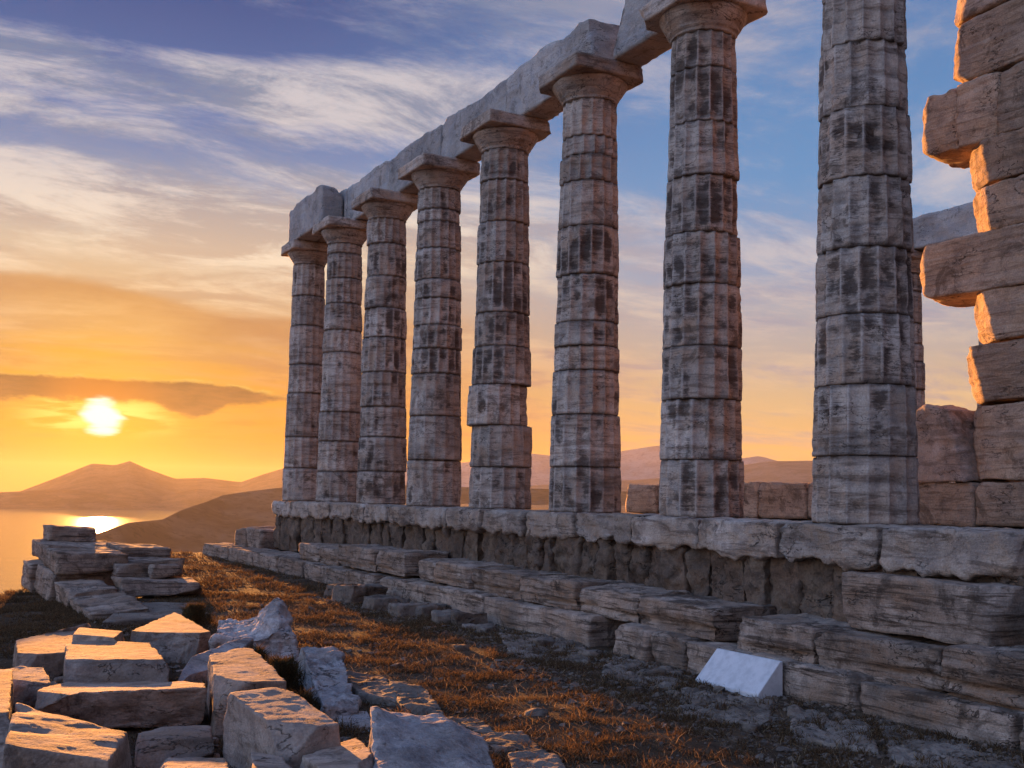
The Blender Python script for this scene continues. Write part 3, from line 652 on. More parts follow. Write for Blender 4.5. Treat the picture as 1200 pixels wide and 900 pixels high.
SL = {3: 'white stylobate slab with a dark cracked end, far right above the loose squared block',
      4: 'cracked scalloped stylobate slab under the nearest column', 5: 'stylobate slab with a scalloped lip between the nearest two columns', 6: 'stylobate slab under the second nearest column',
      7: 'stylobate slab between the second and third nearest columns', 8: 'stylobate slab at the foot of the third nearest column, right half', 9: 'stylobate slab at the foot of the third nearest column, left half',
      10: 'stylobate slab at the foot of the fourth nearest column, right half', 11: 'stylobate slab left of the fourth nearest column', 12: 'stylobate slab between the fourth and fifth nearest columns',
      13: 'stylobate slab under the fifth nearest column', 14: 'stylobate slab right of the sixth nearest column', 15: 'short stylobate slab under the sixth nearest column',
      16: 'rounded stylobate slab left of the sixth nearest column', 17: 'stylobate slab under the next to last column', 18: 'last stylobate slab, at the ragged sea end of the platform'}
for i in range(1, len(sj)-1):
    if i < 3: continue
    y0, y1 = sj[i]+.012, sj[i+1]-.012
    b = -.345 if i < 6 else -.32
    stone('stylobate_slab', box8(-.68+rng.uniform(-.03, .03), .36, y0, y1, b, 0., j=.006), M_sty, None, SL[i], 'stone slab', 'stylobate slabs',
          vox=.032 if i < 8 else .05, rough=.022, strata=.012, wear=3, lump=.03, chip=.8, pits=.012, warp=wavy(.085, i*1.7, -.01))
# dark foundation core under the stylobate
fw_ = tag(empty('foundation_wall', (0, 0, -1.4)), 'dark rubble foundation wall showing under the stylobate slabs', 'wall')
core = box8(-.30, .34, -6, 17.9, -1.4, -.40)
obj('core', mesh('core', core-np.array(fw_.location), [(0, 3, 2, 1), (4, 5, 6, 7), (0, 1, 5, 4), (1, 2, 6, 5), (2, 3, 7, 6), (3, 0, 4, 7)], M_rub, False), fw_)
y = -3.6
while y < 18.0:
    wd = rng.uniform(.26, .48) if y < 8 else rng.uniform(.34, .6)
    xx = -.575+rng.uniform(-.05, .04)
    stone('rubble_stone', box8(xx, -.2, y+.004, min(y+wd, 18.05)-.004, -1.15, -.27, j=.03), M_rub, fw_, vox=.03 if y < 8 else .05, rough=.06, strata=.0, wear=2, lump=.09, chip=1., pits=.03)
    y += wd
# ragged stones at the sea end
for (a, b, lab) in (((285, 617), (303, 643), 'low worn stone at the far sea end of the platform, outermost'), ((300, 612), (322, 643), 'low worn stone at the far sea end of the platform, next to the dark foundation')):
    pL = px(a[0], b[1], z=-1.35); pR = px(b[0], b[1], z=-1.35)
    yv = 19.6 if 'outer' in lab else 18.6; xv = -.95
    stone('worn_stone', box8(xv, xv+.8, yv-.45, yv+.5, -1.35, -.68, j=.05), M_step, None, lab, 'stone', 'end stones', vox=.06, wear=4, lump=.06)

# step courses
def course(name, xf, depth, yl, z0, z1, labels, group, cat='stone block', lay=True, vox=.028, **kw):
    for (y0, y1, dz, dx), lab in zip(yl, labels):
        y0, y1 = min(y0, y1), max(y0, y1)
        kk = dict(rough=.016, strata=.018, wear=1, lump=.022, chip=1., pits=.008, sfreq=20); kk.update(kw)
        wf = None
        if lay:
            def wf(V, U, zc=z0+.095+dz):
                V = V.copy()                                 # set-back band along the foot of each block
                lo = (V[:, 2] < zc)
                zr = np.abs(V[:, 2]-zc); nr_ = zr < 1.02*zr.min()+.006
                V[:, 0] += np.where(U[:, 0] < .01, np.where(nr_, .085, np.where(lo, .028, 0)), 0)
                return V
        stone(name, box8(xf+dx, xf+depth+dx, y0+.013, y1-.013, z0+dz, z1+dz, j=.008), M_step, None, lab, cat, group, vox=vox, warp=wf, **kk)
X1 = -1.33
course('step_block', X1, .86, [(-.71, .30, -.07, 0), (-2.02, -.725, -.07, 0)], -1.09, -.79,
       ['pale rounded step block behind the white plaque, above its right end', 'long layered step block right of the plaque, with a shaded band along it'], 'step blocks')
course('step_block', X1-.03, .9, [(-3.6, -2.06, -.05, -.02)], -1.10, -.77, ['bluish step block cut by the right edge of the picture'], 'step blocks')
course('step_block', X1, .80, [(.62, 1.88, -.03, 0), (1.89, 3.10, -.01, 0.02), (3.11, 4.48, 0, 0), (4.50, 5.87, .01, .02), (5.88, 7.05, .02, -.02), (7.07, 7.72, .01, .03)], -1.09, -.78,
       ['step block ending in a square dark face, left of the plaque', 'step block with an upright joint, under the second nearest column', 'white stained step block with a chipped underside, third from the square end',
        'step block with a long dark band along its face, fourth from the square end', 'humped step block with a round hollow in its top', 'small step block standing left of the humped one, next to the gap'], 'step blocks')
course('step_block', X1, .75, [(7.75+.42, 9.4, .03, 0), (9.42, 11.25, .02, -.02)], -1.09, -.74, ['step block with a dark broken end facing the gap', 'flat step block left of the one with the dark broken end'], 'step blocks', cuts=[])
course('step_block', X1+.03, .6, [(11.35, 12.5, -.02, 0), (12.52, 13.75, -.01, 0)], -1.10, -.79, ['small far step block with a dark hollow under it', 'farthest step block, a little sunlight on its top'], 'step blocks', vox=.05)
# thin slabs showing below the right-hand step blocks
stone('thin_slab', box8(-1.30, -.6, -.62, .36, -1.22, -1.13, j=.01), M_step, None, 'thin broken slab wedged above the white plaque', 'stone slab', 'thin slabs', vox=.03, wear=2)
stone('thin_slab', box8(-1.29, -.6, -1.95, -.70, -1.24, -1.145, j=.01), M_step, None, 'thin slab under the long layered step block', 'stone slab', 'thin slabs', vox=.03, wear=2)
stone('thin_slab', box8(-1.33, -.6, -3.5, -2.05, -1.24, -1.13, j=.01), M_step, None, 'thin slab under the bluish step block at the right edge', 'stone slab', 'thin slabs', vox=.03, wear=2)
# the one surviving block of the upper step
stone('upper_step_block', box8(-1.03, -.50, -2.22, -.76, -.85, -.395, j=.01), M_step, None, 'squared block alone on the upper step, right of the nearest column', 'stone block', 'upper step blocks', vox=.028, rough=.01, strata=.008, wear=2, chip=.8, lump=.02,
      cuts=[((-1.0, -.78, -.78), (-.3, .9, -.5)), ((-1., -2.1, -.5), (-.8, -1, .5))])
stone('upper_step_block', box8(-1.0, -.45, -3.5, -2.52, -.76, -.40, j=.01), M_step, None, 'block edge at the far right border, beyond a dark gap', 'stone block', 'upper step blocks', vox=.04)
# lowest course
X0 = -1.5
course('footing_block', X0, .8, [(.85, 1.42, -.02, .02), (1.43, 2.05, -.01, 0), (2.55, 5.09, 0, 0), (5.10, 7.0, .01, 0), (7.01, 8.9, .01, .02), (8.92, 10.4, .0, -.02), (10.42, 11.4, -.01, 0), (11.42, 12.8, -.01, .02), (12.82, 14.45, 0, 0), (14.47, 16.4, -.01, 0), (16.42, 18.6, -.02, 0), (18.62, 21.3, -.03, 0)], -1.44, -1.10,
       ['small pocked footing block right of the dark hole', 'rounded footing block bordering the dark hole', 'long pale footing block ending at the dark hole', 'footing block lit bluish white, under the humped step block',
        'footing block under the gap in the step above', 'footing block with a grey oval stain', 'broken round-ended footing block', 'split footing block beside the broken round-ended one',
        'footing block before the farthest step block', 'footing block with a sunlit top edge, fourth from the sea end', 'footing block running on beyond the temple, next to last at the sea end', 'last footing block in the grass at the sea end'],
       'footing blocks', lay=False, vox=.045)
course('footing_block', X0, .8, [(-.02, .84, -.03, .02), (-1.36, -.04, -.04, 0), (-2.75, -1.38, -.05, 0), (-4.3, -2.77, -.06, 0)], -1.46, -1.12,
       ['footing block left of the white plaque, partly buried', 'footing block half hidden by the right end of the plaque', 'long footing block with a slanting crack right of the plaque', 'footing block leaving the picture at the lower right'], 'footing blocks', lay=False, vox=.035)

# ------------------------------------------------------------------ cella wall and pier
PXW = 1.6
low = [(-.9, .05), (.06, .85), (.86, 1.62), (1.63, 2.5), (2.52, 3.4), (3.41, 4.45)]
LL = ['dark panelled wall block under the tall pier', 'low wall block under the leaning rock', 'low wall block hidden behind the nearest column', 'low wall block just left of the nearest column', 'low wall block between the nearest two columns', 'low wall block coming out from behind the second nearest column']
for (a, b), l in zip(low, LL):
    stone('wall_block', box8(PXW, PXW+.8, a+.008, b-.008, -.02, .43, j=.006), M_pier, None, l, 'stone block', 'low inner wall blocks', vox=.035, wear=2, lump=.03)
for (a, b), l in zip([(5.1, 5.9), (5.92, 6.75)], ['low wall block right of the third nearest column, against the hills', 'low wall block half behind the third nearest column']):
    stone('wall_block', box8(PXW+.2, PXW+.9, a, b, -.02, .40, j=.01), M_pier, None, l, 'stone block', 'low inner wall blocks', vox=.05, wear=3, lump=.03)
V = np.array([(PXW-.05, .12, .435), (PXW+.6, .10, .435), (PXW+.6, .92, .435), (PXW-.02, .92, .435), (PXW-.02, .34, 1.20), (PXW+.5, .30, 1.20), (PXW+.5, .84, 1.27), (PXW, .86, 1.28)])
stone('leaning_rock', V, M_loose, None, 'pale broken rock standing between the nearest column and the pier', 'rock', None, vox=.03, rough=.03, strata=.01, wear=1, lump=.06, chip=1., cuts=[((PXW, .30, 1.0), (-.5, -.9, .25)), ((PXW, .8, 1.2), (-.2, .5, .9))])
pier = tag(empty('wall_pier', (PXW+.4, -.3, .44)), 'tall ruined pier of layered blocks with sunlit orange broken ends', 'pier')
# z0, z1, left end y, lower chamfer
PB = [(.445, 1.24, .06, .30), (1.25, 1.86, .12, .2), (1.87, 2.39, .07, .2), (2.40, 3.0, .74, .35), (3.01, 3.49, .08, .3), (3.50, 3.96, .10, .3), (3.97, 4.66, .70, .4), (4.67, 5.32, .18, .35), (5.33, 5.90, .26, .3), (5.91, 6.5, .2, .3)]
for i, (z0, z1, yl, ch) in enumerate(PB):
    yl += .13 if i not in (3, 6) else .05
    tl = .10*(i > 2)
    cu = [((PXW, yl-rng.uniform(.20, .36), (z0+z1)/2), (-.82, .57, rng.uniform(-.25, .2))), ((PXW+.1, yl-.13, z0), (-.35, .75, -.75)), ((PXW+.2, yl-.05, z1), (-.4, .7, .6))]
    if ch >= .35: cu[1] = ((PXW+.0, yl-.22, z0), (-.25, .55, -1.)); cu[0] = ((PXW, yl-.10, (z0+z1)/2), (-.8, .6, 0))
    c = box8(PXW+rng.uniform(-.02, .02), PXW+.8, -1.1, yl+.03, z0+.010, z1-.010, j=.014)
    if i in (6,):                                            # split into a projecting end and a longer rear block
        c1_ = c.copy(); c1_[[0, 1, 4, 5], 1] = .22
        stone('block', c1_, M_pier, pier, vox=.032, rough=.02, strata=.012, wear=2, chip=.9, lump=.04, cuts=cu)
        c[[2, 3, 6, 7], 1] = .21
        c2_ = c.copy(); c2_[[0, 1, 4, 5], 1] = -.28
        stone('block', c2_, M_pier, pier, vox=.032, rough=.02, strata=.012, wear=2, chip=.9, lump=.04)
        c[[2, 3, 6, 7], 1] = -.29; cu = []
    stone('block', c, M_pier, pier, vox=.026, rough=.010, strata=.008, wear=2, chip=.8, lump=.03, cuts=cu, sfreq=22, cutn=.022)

# ------------------------------------------------------------------ plaque
pm, g, p, o = new_mat('white_plaque_marble')
v = g.n('ShaderNodeTexCoord').outputs['Object']
c = g.mix(g.map(g.noise(v, 9., 6, .65), .4, .65), (.60, .61, .63), (.48, .49, .51))
c = g.mix(g.m('MULTIPLY', g.map(g.noise(v, 60., 4, .6), .58, .68), .35), c, (.45, .45, .47)); g.put(p.inputs['Base Color'], c); p.inputs['Roughness'].default_value = .6
b = g.n('ShaderNodeBump'); b.inputs['Strength'].default_value = .2; b.inputs['Distance'].default_value = .01; g.l.new(g.noise(v, 45., 4, .6), b.inputs['Height']); g.l.new(b.outputs[0], p.inputs['Normal'])
xf, xb = -1.80, -1.53; yA, yB = -.57, .27
prof = [(xf, -1.47), (xb, -1.47), (xb, -1.13), (xb-.03, -1.13), (xf, -1.39)]
PV = [(x, yA, z) for x, z in prof]+[(x, yB, z) for x, z in prof]
PF = [(0, 1, 2, 3, 4), (9, 8, 7, 6, 5)]+[(i, i+5, (i+1) % 5+5, (i+1) % 5) for i in range(5)]
b0 = np.array([-1.65, -.15, -1.47]); me = mesh('plaque', np.array(PV)-b0, PF, pm, False); me.flip_normals()
pl = tag(obj('plaque', me, None, b0), 'blank white marble wedge plaque with a sloping top, set against the footing blocks', 'plaque')
bv = pl.modifiers.new('bevel', 'BEVEL'); bv.width = .008; bv.segments = 2

# ------------------------------------------------------------------ loose stones in front
def hexpx(top, zb, out=.03, drop=None):
    T = np.array([px(a, b, z=z) for a, b, z in top]); c = T.mean(0)
    B = T.copy(); B[:, :2] += (T[:, :2]-c[:2])/np.linalg.norm(T[:, :2]-c[:2], axis=1)[:, None]*out; B[:, 2] = zb
    return np.vstack([B, T])
def fallen(name, top, zb, label, m=M_loose, cat='stone block', group='fallen blocks', out=.03, **k):
    kk = dict(vox=.018, rough=.014, strata=.004, wear=1, lump=.012, chip=1., pits=0., nick=7, nick_hi=.13, toprough=.3) if cat in ('stone block',) else dict(vox=.02, rough=.006, strata=.002, wear=2, lump=.01)
    kk.update(k)
    return stone(name, hexpx(top, zb, out), m, None, label, cat, group, **kk)
gz = -1.46
# order of top corners: near-left, near-right, far-right, far-left
fallen('fallen_block', [(20, 768, -1.17), (86, 764, -1.18), (92, 735, -1.205), (18, 750, -1.205)], gz, 'long low block with a sunlit top edge, back left of the heap')
fallen('fallen_block', [(84, 745, -1.11), (128, 752, -1.11), (146, 738, -1.14), (98, 730, -1.14)], gz, 'small sunlit block wedged behind the block with two grooves, back of the heap')
fallen('fallen_block', [(150, 741, -1.14), (192, 748, -1.135), (247, 740, -1.15), (205, 717, -1.19)], gz, 'square block with a large sunlit top, at the back right of the heap')
fallen('fallen_block', [(76, 776, -1.11), (196, 776, -1.105), (172, 750, -1.15), (78, 752, -1.15)], gz, 'grooved block with a slanting sunlit top, middle of the heap')
fallen('fallen_slab', [(34, 816, -1.15), (242, 813, -1.145), (240, 798, -1.185), (60, 800, -1.185)], -1.40, 'long slab with a narrow bright sunlit top, lying across the heap', out=-.03, cuts=[])
fallen('fallen_block', [(160, 872, -1.26), (250, 866, -1.26), (248, 862-14, -1.28), (165, 852, -1.28)], gz, 'low block in shadow under the long slab')
fallen('fallen_block', [(150, 906, -1.20), (272, 908, -1.20), (262, 888, -1.24), (170, 888, -1.24)], gz, 'flat block cut by the bottom edge, below the shadowed one')
fallen('fallen_block', [(2, 800, -1.2), (62, 806, -1.2), (52, 782, -1.18), (6, 780, -1.18)], gz, 'rounded grey stone by the left edge, before the grooved block')
fallen('fallen_block', [(-70, 845, -1.02), (8, 850, -1.0), (16, 782, -1.1), (-60, 776, -1.1)], gz, 'tall block cut by the left edge of the picture')
fallen('fallen_boulder', [(6, 872, -1.02), (128, 892, -1.10), (148, 858, -1.12), (20, 824, -1.05)], gz, 'large sloping boulder at the bottom left, half in sunlight', M_loose, 'boulder', None, out=.05, wear=3, lump=.035, rough=.006, cuts=[])
fallen('fallen_block', [(252, 800, -1.075), (336, 798, -1.075), (296, 758, -1.045), (245, 762, -1.045)], gz, 'rear block of the long pair pointing at us, with a chipped edge')
fallen('fallen_block', [(330, 858, -1.045), (398, 848, -1.05), (330, 801, -.995), (262, 808, -.99)], gz, 'front block of the long pair pointing at us, its smooth top dimly sunlit', out=.02)
fallen('fallen_block', [(296, 910, -1.12), (350, 912, -1.14), (322, 872, -1.18), (294, 876, -1.16)], gz, 'small upright block at the bottom edge, before the long pair')
fallen('fallen_block', [(395, 915, -1.08), (452, 896, -1.1), (405, 853, -1.22), (345, 878, -1.18)], gz, 'bluish tilted slab at the bottom edge, right of the long pair')
fallen('fallen_slab', [(205, 796, -1.26), (262, 780, -1.24), (300, 745, -1.12), (235, 752, -1.10)], gz, 'leaning grey slab behind the long pair of blocks', M_boul, lump=.04)
# rough boulders
fallen('rough_boulder', [(250, 748, -1.16), (345, 752, -1.22), (332, 722, -1.10), (258, 726, -1.22)], gz, 'white rough boulder with a pointed peak, right of the sunlit square block', M_boul, 'boulder', 'rough boulders', out=.06, wear=4, lump=.09, rough=.05, pits=.02,
       warp=lambda V, U: V+np.c_[np.zeros((len(V), 2)), .30*U[:, 2]*np.exp(-((U[:, 0]-.82)/.2)**2-((U[:, 1]-.5)/.5)**2)])
fallen('rough_boulder', [(378, 826, -1.28), (420, 830, -1.34), (398, 756, -1.14), (352, 758, -1.12)], gz, 'long rough boulder slanting down beside a dry shrub', M_boul, 'boulder', 'rough boulders', out=.05, wear=4, lump=.07, rough=.04, pits=.02)
fallen('rough_boulder', [(440, 912, -1.16), (600, 930, -1.20), (560, 870, -1.28), (436, 835, -1.08)], gz, 'big ridged boulder at the bottom centre, before the grass', M_boul, 'boulder', 'rough boulders', out=.05, wear=4, lump=.08, rough=.03,
       warp=lambda V, U: V+np.c_[np.zeros((len(V), 2)), .10*U[:, 2]*np.exp(-((U[:, 1]-.75)/.3)**2)])
fallen('rough_boulder', [(395, 845, -1.36), (440, 848, -1.36), (430, 832, -1.38), (400, 834, -1.38)], gz, 'small grey stone between the bluish slab and the long rough boulder', M_boul, 'boulder', 'rough boulders')
for a, b, wpx in ((150, 802, 5), (262, 845, 7), (246, 872, 8), (70, 800, 5), (212, 790, 6), (430, 852, 6), (340, 868, 6), (286, 880, 7), (395, 800, 5), (60, 862, 6), (200, 770, 5), (270, 745, 6), (345, 765, 6), (480, 830, 5), (250, 892, 6), (130, 812, 5)):
    q = px(a, b, z=-1.43); d = np.linalg.norm(q-CAM); wd = wpx*d/F_
    c = box8(-wd, wd, -wd*.8, wd*.8, -1.5, -1.42+wd*rng.uniform(.5, 1.1), j=wd*.18); c[:, :2] += q[:2]
    stone('broken_stone', c, M_loose, None, 'small broken stone lying in the gaps between the fallen blocks', 'stone', 'small stones among the fallen blocks', vox=.02, rough=.012, lump=.02, wear=1)
# flat paving stones along the edge of the grass
FS = [([(420, 812), (470, 822), (450, 790), (398, 786)], 'flat ribbed paving stone beside the long rough boulder'), ([(470, 826), (522, 838), (500, 806), (455, 795)], 'flat paving stone at the edge of the grass, behind the ridged boulder'),
      ([(530, 852), (585, 862), (560, 838), (512, 842)], 'small flat stone right of the ridged boulder'), ([(570, 872), (640, 884), (612, 856), (560, 860)], 'cracked flat stone between grass and the ridged boulder'), ([(600, 902), (680, 916), (650, 884), (596, 880)], 'flat stone at the bottom edge, in the grass')]
for q, l in FS:
    fallen('flat_stone', [(a, b, -1.375) for a, b in q], gz-.05, l, M_flat, 'flat stone', 'paving stones by the grass', rough=.03, lump=.04, strata=.0, wear=3)
fallen('flat_stone', [(120, 729, -1.36), (225, 722, -1.36), (232, 706, -1.37), (150, 706, -1.37)], gz-.05, 'flat slab lying in the grass before the ruined wall', M_flat, 'flat stone', 'paving stones by the grass')
# bedrock shelf before the plaque
BS = [([(795, 836), (900, 850), (905, 822), (800, 806)], 'pale bedrock patch under the plaque'), ([(930, 862), (1030, 880), (1010, 840), (925, 830)], 'pocked bedrock patch right of the plaque'), ([(1050, 890), (1190, 930), (1190, 880), (1030, 848)], 'rough bedrock patch at the lower right corner'),
      ([(705, 790), (790, 806), (800, 786), (720, 768)], 'flat bedrock patch left of the plaque'), ([(600, 768), (690, 775), (680, 745), (585, 742)], 'pocked pale stone in the grass before the long footing block')]
for q, l in BS:
    fallen('bedrock', [(a, b, -1.405) for a, b in q], gz-.08, l, M_flat, 'bedrock', 'bedrock patches', rough=.05, lump=.03, strata=.0, wear=4, pits=.02)
# row of small stones along the foot of the steps
RS = [(418, 708, 24), (448, 715, 22), (474, 722, 20), (497, 722, 20), (520, 733, 16), (545, 735, 20), (566, 742, 11), (396, 700, 16), (760, 797, 14), (633, 760, 12), (690, 772, 12), (535, 765, 9), (700, 840, 8), (620, 845, 10), (545, 740, 8), (880, 862, 9), (740, 815, 8)]
RL = ['squarish rubble stone in the row before the footing blocks, leftmost big one', 'rubble stone second in the row before the footing blocks', 'rubble stone third in the row before the footing blocks', 'rubble stone fourth in the row before the footing blocks',
      'rubble stone fifth in the row, tilted', 'rubble stone sixth in the row, split on top', 'narrow upright rubble stone at the right end of the row', 'low rubble stone left of the row, half buried', 'rubble stone close to the left corner of the plaque', 'pocked lump beside the pale stone in the grass',
      'small lump below the dark hole in the footing', 'pebble alone in the shaded grass', 'pebble in the shaded grass near the bottom centre', 'pale pebble in the sunlit grass near the bottom', 'little stone tucked under the row of rubble', 'small stone below the plaque', 'small stone in the grass left of the plaque']
for (a, b, wpx), l in zip(RS, RL):
    q = px(a, b, z=-1.43); d = np.linalg.norm(q-CAM); wd = wpx*2*d/F_*.5
    rx = rng.uniform(-.4, .4); cc, ss = cos(rx), sin(rx)
    c = box8(-wd, wd, -wd*.7, wd*.7, -1.5, -1.42+wd*rng.uniform(.45, .75), j=wd*.12)
    c[:, :2] = c[:, :2]@np.array([[cc, ss], [-ss, cc]])+q[:2]+np.array([.1, .1])
    stone('rubble_stone', c, M_flat, None, l, 'stone', 'rubble before the steps', vox=.03, rough=.03, lump=.05, wear=3, pits=.01)

# ------------------------------------------------------------------ ruined wall on the left
def ruin(c, label, **k):
    kk = dict(vox=.04, rough=.012, strata=.014, wear=1, lump=.03, chip=1., sfreq=14); kk.update(k)
    stone('ruin_block', c, M_step, None, label, 'stone block', 'blocks of the ruined wall', **kk)
ruin(box8(-5.86, -4.98, 14.7, 15.5, -.80, -.50, j=.03), 'square block on top of the ruined wall, against the bright water')
ruin(box8(-6.05, -4.75, 13.0, 15.3, -1.06, -.80, j=.03), 'long top slab of the ruined wall, under the square block')
ruin(box8(-6.05, -5.0, 11.0, 12.98, -1.10, -.83, j=.03), 'near top slab of the ruined wall with a ragged edge')
ruin(box8(-4.98, -4.05, 12.2, 13.6, -1.06, -.78, j=.03), 'flat slab on the right shoulder of the ruined wall')
ruin(box8(-6.25, -5.2, 13.2, 14.6, -1.6, -1.08, j=.05), 'lower left stone of the ruined wall, over the drop to the sea', wear=4)
ruin(box8(-6.15, -5.1, 11.2, 13.1, -1.5, -1.12, j=.04), 'footing stone in the shade beneath the near top slab')
ruin(box8(-5.2, -4.2, 10.6, 12.1, -1.22, -.94, j=.04), 'thick layered slab before the right shoulder of the ruined wall')
ruin(box8(-4.75, -4.25, 10.2, 10.75, -1.14, -.97, j=.02), 'small block with a sunlit top, on the front slab of the ruined wall')
ruin(box8(-5.25, -4.1, 9.5, 10.55, -1.36, -1.14, j=.05), 'tilted front slab of the ruined wall, overhanging', cuts=[((-4.2, 9.6, -1.34), (.3, -.6, -1))])
ruin(box8(-4.8, -4.0, 9.9, 10.9, -1.5, -1.34, j=.03), 'stone in the dark under the overhanging front slab')
ruin(box8(-6.0, -5.3, 7.2, 9.3, -1.5, -1.33, j=.03), 'low strip of stones leading from the ruined wall into the grass', lump=.06)
ruin(box8(-6.05, -5.35, 9.32, 10.9, -1.5, -1.26, j=.03), 'stepped strip stone at the foot of the ruined wall', lump=.06)

# ------------------------------------------------------------------ grass and shrubs
def blades(P, h, wd, lean=.6, seg=2):
    n = len(P); a = rng.uniform(0, 2*pi, n); b = rng.uniform(0, 2*pi, n)
    dx = np.stack([np.cos(a), np.sin(a), 0*a], 1)*wd[:, None]*.5
    ln = np.stack([np.cos(b), np.sin(b), 0*b], 1)*(h*rng.uniform(.1, lean*1.6, n))[:, None]
    up = np.stack([0*h, 0*h, h], 1)
    V = np.stack([P-dx, P+dx, P+dx*.7+ln*.35+up*.6, P-dx*.7+ln*.35+up*.6, P+ln+up], 1).reshape(-1, 3)
    i = np.arange(n)*5
    F4 = np.stack([i, i+1, i+2, i+3], 1); F3 = np.stack([i+3, i+2, i+4], 1)
    return V, F4, F3
def grass_mat(name, a, b, c_):
    m, g, p, o = new_mat(name)
    v = g.n('ShaderNodeNewGeometry').outputs['Position']
    n = g.noise(v, 1.7, 4, .6); n2 = g.noise(v, 60., 2, .5)
    c = g.mix(g.map(n, .38, .62), a, b); c = g.mix(g.map(n2, .42, .6), c, c_)
    g.nt.nodes.remove(p)
    d = g.n('ShaderNodeBsdfDiffuse'); t = g.n('ShaderNodeBsdfTranslucent'); mx = g.n('ShaderNodeMixShader'); mx.inputs[0].default_value = .42
    g.put(d.inputs[0], c); g.put(t.inputs[0], c); g.l.new(d.outputs[0], mx.inputs[1]); g.l.new(t.outputs[0], mx.inputs[2]); g.l.new(mx.outputs[0], o.inputs[0])
    return m
M_grass = grass_mat('dry_grass', (.09, .055, .030), (.055, .038, .024), (.175, .118, .066))
def tri_mesh(name, parts, m):
    Vs, F = [], []; o = 0
    for V, F4, F3 in parts:
        Vs.append(V); F += (F4+o).tolist()+(F3+o).tolist(); o += len(V)
    return mesh(name, np.concatenate(Vs), F, m, False)
def scatter(n, x0, x1, y0, y1):
    X = rng.uniform(x0, x1, n); Y = rng.uniform(y0, y1, n)
    return X, Y
parts = []
for (n, x0, x1, y0, y1, hm, wm) in ((105000, -5.6, -1.55, -3.2, 3.2, .055, .007), (75000, -6.5, -1.55, 3.2, 9.5, .06, .010), (26000, -6.6, -1.55, 9.5, 17., .07, .016), (60000, -9.2, -5.4, 4., 13., .075, .012), (30000, -8.8, -5.2, -3, 4., .075, .008), (5000, -5., -1.6, 17, 22, .08, .02)):
    X_, Y_ = scatter(n, x0, x1, y0, y1)
    q = np.stack([X_, Y_, X_*0], 1)
    dens = fbm(q*.9+3, 3)*1.3+fbm(q*np.array([2.2, 4.2, 1])+11, 3)*1.5
    k = dens > rng.uniform(-.35, .35, n)
    X_, Y_, dn = X_[k], Y_[k], dens[k]
    h = hm*.6*np.clip(.5+dn*.8+rng.gamma(2., .25, len(X_)), .3, 2.6)
    P_ = np.stack([X_, Y_, ground_z(X_, Y_)-.01], 1)
    parts.append(blades(P_, h, wm*rng.uniform(.6, 1.5, len(X_)), .9))
nt_ = 300
TX, TY = scatter(nt_, -6.3, -1.6, -3.2, 11.)
kt = fbm(np.stack([TX, TY, TX*0], 1)*.8+31, 3) > -.1; TX, TY = TX[kt], TY[kt]
nb_ = 34; rr_ = rng.normal(0, .035, (len(TX), nb_, 2)); TX2 = (TX[:, None]+rr_[..., 0]).ravel(); TY2 = (TY[:, None]+rr_[..., 1]).ravel()
hh_ = np.repeat(rng.uniform(.04, .11, len(TX)), nb_)*rng.uniform(.5, 1.2, len(TX2))
parts.append(blades(np.stack([TX2, TY2, ground_z(TX2, TY2)-.01], 1), hh_, rng.uniform(.004, .009, len(TX2)), .8))
tag(obj('dry_grass', tri_mesh('dry_grass', parts, M_grass)), 'short dry grass over the ground beside the temple', 'grass', None, 'stuff')
X_, Y_ = scatter(5000, -5.4, -1.55, -3.3, 8.)
P_ = np.stack([X_, Y_, ground_z(X_, Y_)+.005], 1)
tag(obj('straw', tri_mesh('straw', [blades(P_, rng.uniform(.02, .07, len(X_)), rng.uniform(.003, .006, len(X_)), 2.6)], grass_mat('pale_straw', (.30, .22, .13), (.22, .15, .085), (.36, .28, .18)))), 'pale dead straw scattered through the dry grass', 'straw', None, 'stuff')
def gravel(n, areas):
    t = np.array([(1, 1, 1), (-1, -1, 1), (-1, 1, -1), (1, -1, -1), (0, 0, 1.5), (0, 0, -1.4), (1.4, 0, 0), (-1.4, 0, 0), (0, 1.4, 0), (0, -1.4, 0)], float)*.5
    tf = [(4, 6, 0), (4, 0, 8), (4, 8, 7), (4, 7, 1), (4, 1, 9), (4, 9, 6), (6, 8, 0), (6, 3, 8), (3, 5, 8), (8, 5, 2), (8, 2, 7), (2, 5, 7), (7, 5, 9), (7, 9, 1), (9, 5, 3), (9, 3, 6)]
    X = []; Y = []
    for (f, x0, x1, y0, y1) in areas:
        m_ = int(n*f); X.append(rng.uniform(x0, x1, m_)); Y.append(rng.uniform(y0, y1, m_))
    X = np.concatenate(X); Y = np.concatenate(Y); n = len(X)
    r = rng.gamma(1.6, .007, n)+.005
    A = rng.normal(size=(n, 3, 3)); Q = np.linalg.qr(A)[0]
    P = np.einsum('nij,kj->nki', Q, t)*r[:, None, None]*np.array([1.3, 1., .7])*rng.uniform(.7, 1.3, (n, len(t), 1))
    P += np.stack([X, Y, ground_z(X, Y)+r*.25], 1)[:, None]
    F = (np.arange(n)[:, None, None]*len(t)+np.array(tf)[None]).reshape(-1, 3)
    tag(obj('gravel', mesh('gravel', P.reshape(-1, 3), F, M_flat, False)), 'loose gravel strewn over the ground before the steps', 'gravel', None, 'stuff')
gravel(9000, [(.42, -3.2, -1.5, -3.4, 2.), (.2, -2.6, -1.5, 2., 9.), (.2, -6., -3., -3.2, 8.), (.18, -8., -5., -2.5, 6.)])
M_shrub = grass_mat('dry_shrub', (.10, .075, .035), (.16, .10, .045), (.07, .055, .03))
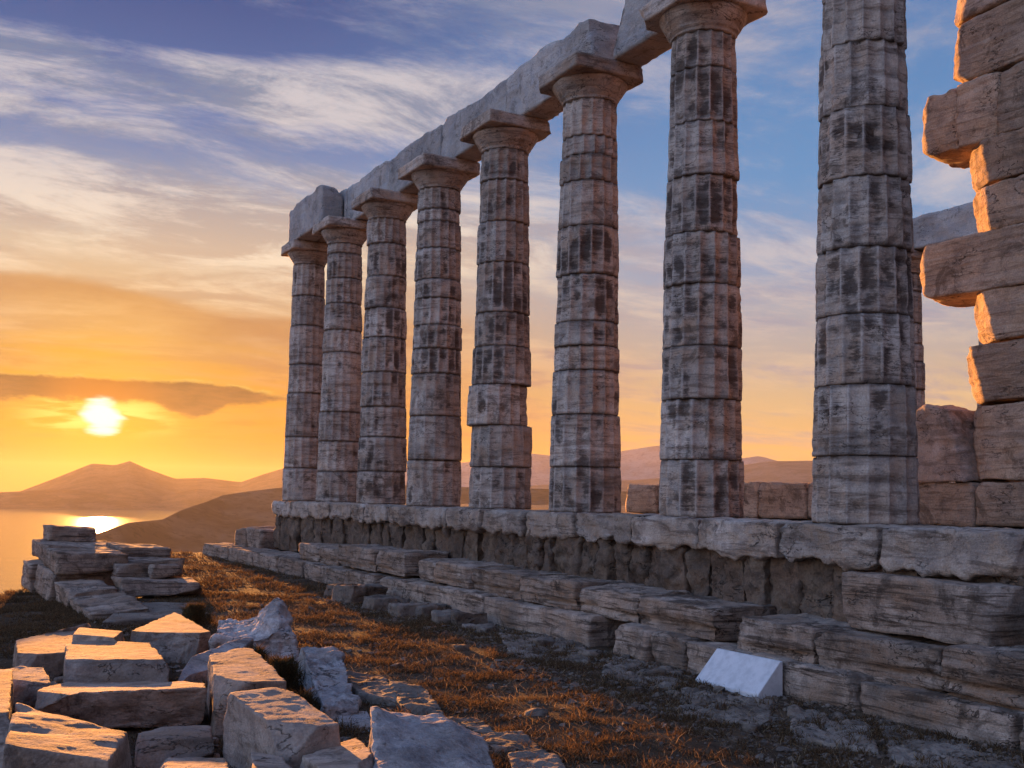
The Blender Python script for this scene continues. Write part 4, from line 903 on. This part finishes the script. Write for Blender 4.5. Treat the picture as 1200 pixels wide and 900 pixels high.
def shrub(pt, r, h, label, n=1600):
    b0 = np.array([pt[0], pt[1], float(ground_z(pt[0], pt[1]))-.02])
    th = rng.uniform(0, 2*pi, n); u = np.sqrt(rng.uniform(0, 1, n)); ph = rng.uniform(.0, 1, n)**.7
    P_ = np.stack([np.cos(th)*r*u*np.sqrt(np.maximum(1-ph**2, .05)), np.sin(th)*r*u*np.sqrt(np.maximum(1-ph**2, .05)), ph*h*.85], 1)
    P_ += .03*np.stack([pnoise(P_*9+k) for k in (1, 5, 9)], 1)*3
    V, F4, F3 = blades(P_, rng.uniform(.03, .09, n), rng.uniform(.005, .012, n), 1.4)
    o = tag(obj('dry_shrub', tri_mesh('dry_shrub', [(V, F4, F3)], M_shrub), None, b0), label, 'shrub', 'dry shrubs')
    # woody stems
    ns = 40; tb = rng.uniform(0, 2*pi, ns); P0 = np.zeros((ns, 3)); 
    Vv, A, B = blades(P0, np.full(ns, h*.8), np.full(ns, .012), 1.2)
    obj('stem', tri_mesh('stem', [(Vv, A, B)], M_shrub), o)
sp = px(228, 728, z=-1.35); shrub((sp[0], sp[1]), .20, .24, 'dark dry shrub between the sunlit square block and the peaked boulder')
sp = px(330, 790, z=-1.3); shrub((sp[0], sp[1]), .20, .26, 'dry shrub between the two white rough boulders')
sp = px(300, 775, z=-1.3); shrub((sp[0]+.05, sp[1]+.1), .12, .2, 'orange tuft of dry brush beside the rear long block', 700)
sp = px(355, 830, z=-1.35); shrub((sp[0], sp[1]), .14, .16, 'dark brush in the gap right of the front long block', 800)
sp = px(243, 802, z=-1.3); shrub((sp[0], sp[1]), .06, .14, 'tiny sunlit tuft at the right end of the long slab', 300)

# ------------------------------------------------------------------ haze
hm = bpy.data.materials.new('haze'); hm.use_nodes = True; hm.node_tree.nodes.clear(); g = G(hm.node_tree)
pv = g.n('ShaderNodeVolumePrincipled'); pv.inputs['Density'].default_value = 5e-5
pv.inputs['Color'].default_value = (.90, .82, .68, 1); pv.inputs['Anisotropy'].default_value = .33
g.l.new(pv.outputs[0], g.n('ShaderNodeOutputMaterial').inputs['Volume'])
hb = box8(-9200, 9200, -9200, 9200, ZS-8, 190.)
tag(obj('haze', mesh('haze', hb, [(0, 3, 2, 1), (4, 5, 6, 7), (0, 1, 5, 4), (1, 2, 6, 5), (2, 3, 7, 6), (3, 0, 4, 7)], hm, False)), kind='stuff')
